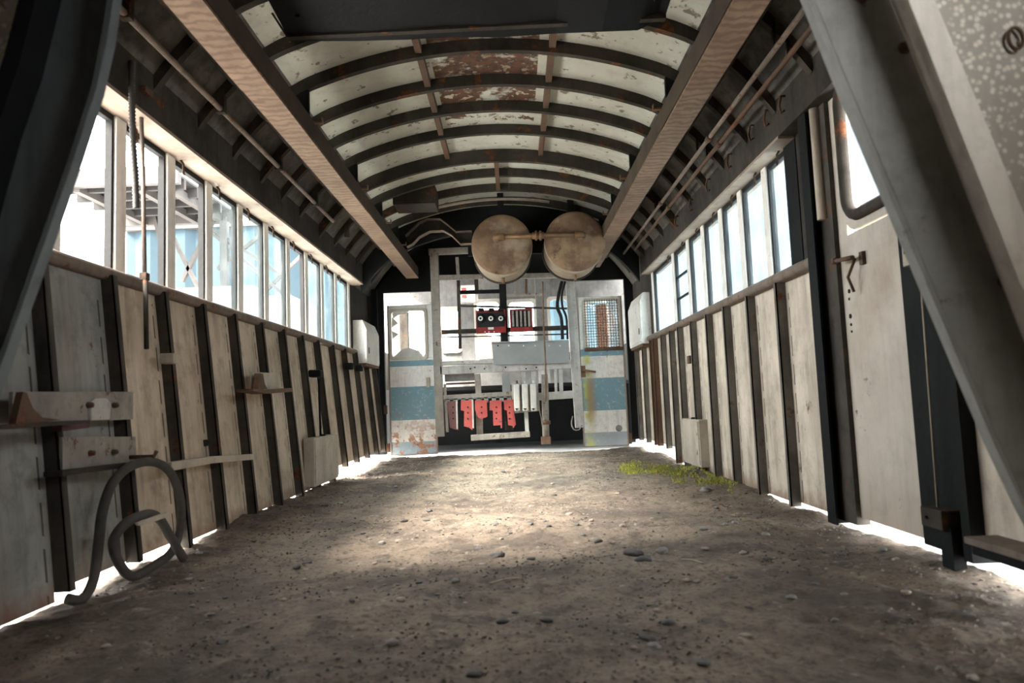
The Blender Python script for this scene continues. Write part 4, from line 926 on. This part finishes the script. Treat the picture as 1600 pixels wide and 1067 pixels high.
# canopy with purlins on lattice legs
YK = 12.4
ca = empty('yard_canopy', PY(270, 350, YK), 'raised steel canopy with cross braced legs outside the left windows', 'canopy')
a = PY(192, 350, YK); b = PY(352, 352, YK)
z1 = PY(270, 350, YK).z
MB().box(a.x, b.x+.1, YK, YK+.12, z1, z1+.2).build('fascia', 'pale_yard', ca)
MB().box(a.x, b.x+.1, YK-2.0, YK+.1, z1+.20, z1+.24).build('deck', 'yard_steel', ca)
for i in range(4):
    MB().box(a.x, b.x+.1, YK-.45*i-.45, YK-.45*i-.38, z1+.05, z1+.20).build('purlin', 'yard_steel', ca)
MB().box(a.x, b.x+.15, YK-2.1, YK-2.0, z1+.05, z1+.32).build('fascia', 'pale_yard', ca)
for x in (a.x+.4, a.x+1.3, b.x-.1): MB().box(x-.05, x+.05, YK-2, YK, z1+.0, z1+.12).build('joist', 'pale_yard', ca)
for x in (b.x,): MB().box(x-.06, x+.06, YK-.1, YK+.02, 0, z1).build('leg', 'pale_yard', ca)
def brace(a, b, w=.09, Y=YK): MB().bar(PY(*a, Y), PY(*b, Y), .06, w, up=(0, 1, 0)).build('brace', 'pale_yard', ca)
brace((240, 330), (262, 420)); brace((275, 315), (455, 470)); brace((285, 440), (340, 330)); brace((270, 370), (320, 470)); brace((335, 360), (440, 430), .08)
brace((340, 420), (430, 350), .07); brace((290, 290), (360, 330), .06); brace((400, 470), (470, 400), .05); brace((352, 340), (353, 470), .08)
# low white wall + tank outside
w = MB(); w.box(PY(276, 470, 9.5).x, PY(395, 470, 9.5).x, 9.5, 9.7, 0, PY(330, 448, 9.5).z)
tag(w.build('yard_wall', 'yard_white'), 'low white wall in the yard beyond the left windows', 'wall')
tk = empty('white_container', (-4, 10.5, 0), 'white container with a dark opening outside the left windows', 'container')
a = PY(395, 455, 10.5); b = PY(455, 470, 10.5)
MB().box(a.x, b.x, 10.5, 12, 0, PY(430, 462, 10.5).z).build('body', 'yard_white', tk); c = PY(400, 470, 10.5)
# ================================================================== GRAVEL, STONES, MOSS
def rock(mb, c, r, sub=1, sq=.65, seed=0):
    bm = bmesh.new(); bmesh.ops.create_icosphere(bm, subdivisions=sub, radius=1)
    rnd = Vector((seed*3.1, seed*1.7, seed*.9)); ang = random.random()*6.28; ca_, sa_ = math.cos(ang), math.sin(ang); ex = 1+random.random()*.5
    vs = []
    for v in bm.verts:
        p = v.co*(1+.35*noise.noise(v.co*1.3+rnd)); x, y = p.x*ex, p.y
        vs.append(Vector((c[0]+r*(x*ca_-y*sa_), c[1]+r*(x*sa_+y*ca_), c[2]+r*sq*p.z)))
    fs = [tuple(v.index for v in f.verts) for f in bm.faces]; bm.free()
    mb.add(vs, fs, sub > 1)
protos = []
for i in range(6):
    q = MB(); rock(q, (0, 0, 0), 1.0, 3, .62, i+1); o = q.build('stone', ['stone_grey', 'stone_dark', 'stone_tan'][i % 3], origin=(0, 0, 0)); protos.append(o)
used = set()
def stone(px, py, wpx, pi, lab, group=None):
    p = PZ(px, py); r = wpx/2/(F/p.y)*.8
    src = protos[pi]
    if pi in used: o = src.copy(); SC.collection.objects.link(o)
    else: o = src; used.add(pi)
    o.location = (p.x, p.y, gz(p.x, p.y)+r*.28); o.scale = (r, r, r); o.rotation_euler = (0, 0, random.random()*6.28)
    tag(o, lab, 'stone', group); return o
SPEC = [(1022, 1012, 26, 0, 'round grey stone in the right foreground, casting a dark shadow'), (614, 1006, 22, 3, 'round grey stone in the left foreground'),
        (742, 1052, 24, 1, 'dark stone at the bottom edge, near the middle'), (1044, 976, 20, 4, 'dark angular stone just behind the round foreground stone'),
        (776, 869, 22, 1, 'flat dark stone in the middle of the floor'), (857, 823, 11, 1, 'small dark stone behind the flat dark stone'),
        (1102, 768, 20, 0, 'grey stone in front of the moss patch'), (1132, 753, 13, 3, 'grey stone at the right end of the moss patch'),
        (934, 845, 14, 4, 'dark stone right of centre, the larger of a pair'), (910, 835, 10, 1, 'dark stone right of centre, the smaller of a pair'),
        (924, 815, 10, 5, 'small tan stone behind the dark pair'), (1035, 865, 22, 3, 'flat grey stone on the right half of the floor'),
        (1005, 881, 24, 4, 'flattish dark stone right of centre on the floor'), (990, 866, 26, 1, 'dark clod behind the flattish dark stone'),
        (712, 911, 15, 3, 'grey stone left of the flat dark stone, nearer'), (830, 874, 12, 1, 'small dark stone right of the flat dark stone'),
        (655, 909, 11, 4, 'dark pebble left of centre, near the grey one'), (550, 942, 10, 1, 'dark pebble on the left foreground floor'),
        (671, 799, 12, 1, 'dark stone on the left half, far off'), (1146, 905, 12, 4, 'dark pebble toward the right foreground'),
        (1100, 829, 14, 3, 'grey stone on the right side below the moss'), (1149, 819, 13, 0, 'grey stone right of the one below the moss'),
        (463, 886, 14, 4, 'dark stone on the left side of the floor'), (1305, 965, 14, 3, 'grey stone near the right wall in the foreground'), (1380, 860, 14, 3, 'grey stone by the entry door foot'),
        (1072, 907, 12, 2, 'tan stone on the right foreground floor'), (597, 848, 14, 0, 'grey stone left of centre'), (443, 942, 12, 5, 'tan stone in the left foreground')]
for s_ in SPEC: stone(*s_)
for i in range(150):
    x = random.uniform(-1.35, 1.3); y = random.uniform(1.45, 7.6)**1.0
    if random.random() < .4: y = random.uniform(1.4, 3.6)
    pk = random.randrange(6); src = protos[pk]; r = random.uniform(.005, .013)*(1+.2*y/4)
    o = src.copy(); SC.collection.objects.link(o); o.location = (x, y, gz(x, y)+r*.25); o.scale = (r, r, r*random.uniform(.7, 1)); o.rotation_euler = (0, 0, random.random()*6.28)
    o.name = 'pebble'; cn = ('grey', 'dark', 'tan')[pk % 3]; tag(o, 'small loose %s pebble lying on the dirt floor' % cn, 'pebble', 'small %s pebbles scattered over the dirt floor' % cn)
q = MB()
for i in range(15000):
    x = random.uniform(-1.45, 1.4); y = 1.2+6.7*random.random()**1.6
    dens = noise.noise(Vector((x*2.2, y*2.2, 5)))
    if dens < random.uniform(-.35, .25): continue
    r = random.uniform(.0015, .0055)*(1+.12*y)
    rock(q, (x, y, gz(x, y)+r*.2), r, 0 if False else 1, .6, i % 17) if i % 3 == 0 else q.add([(x-r, y-r*.6, gz(x, y)), (x+r, y-r*.5, gz(x, y)), (x+r*.4, y+r, gz(x, y)), (x, y, gz(x, y)+r)], [(0, 1, 3), (1, 2, 3), (2, 0, 3)])
tag(q.build('gravel', 'gravel', origin=(0, 0, 0)), 'fine gravel scattered over the dirt floor', 'gravel', kind='stuff')
q = MB()
for i in range(7000):
    u = random.random(); px = 975+170*u; py = 722+ (14+26*u)*random.random()+u*8
    n_ = noise.noise(Vector((px*.045, py*.12, 2)))
    if n_ < random.uniform(-.1, .35): continue
    p = PZ(px+random.gauss(0, 5), py+random.gauss(0, 1.5)); p.x = min(p.x, 1.36)
    a = random.random()*6.28; hh = random.uniform(.006, .022); w_ = random.uniform(.004, .010); z = gz(p.x, p.y)
    dx, dy = math.cos(a)*w_, math.sin(a)*w_
    q.add([(p.x-dx, p.y-dy, z-.002), (p.x+dx, p.y+dy, z-.002), (p.x+random.uniform(-.01, .01), p.y+random.uniform(-.01, .01), z+hh), (p.x-dy, p.y+dx, z-.002)], [(0, 1, 2), (1, 3, 2), (3, 0, 2)])
tag(q.build('moss', 'moss', origin=(0, 0, 0)), 'yellow green moss patch by the foot of the right wall', 'moss', kind='stuff')
for (p1, p2, lab) in (((1065, 874), (1100, 882), 'pale thin stick lying right of centre'), ((765, 911), (812, 906), 'pale thin stick lying in the middle foreground')):
    a = PZ(*p1); b = PZ(*p2); a.z = gz(a.x, a.y)+.004; b.z = gz(b.x, b.y)+.004
    tag(MB().tube(smooth_path([a, (a+b)/2+Vector((0, .008, .003)), b]), [.003]*12+[.0015], 6).build('stick', 'dry_wood'), lab, 'stick')
for o in list(bpy.data.objects):
    if '_o' in o.keys(): del o['_o']
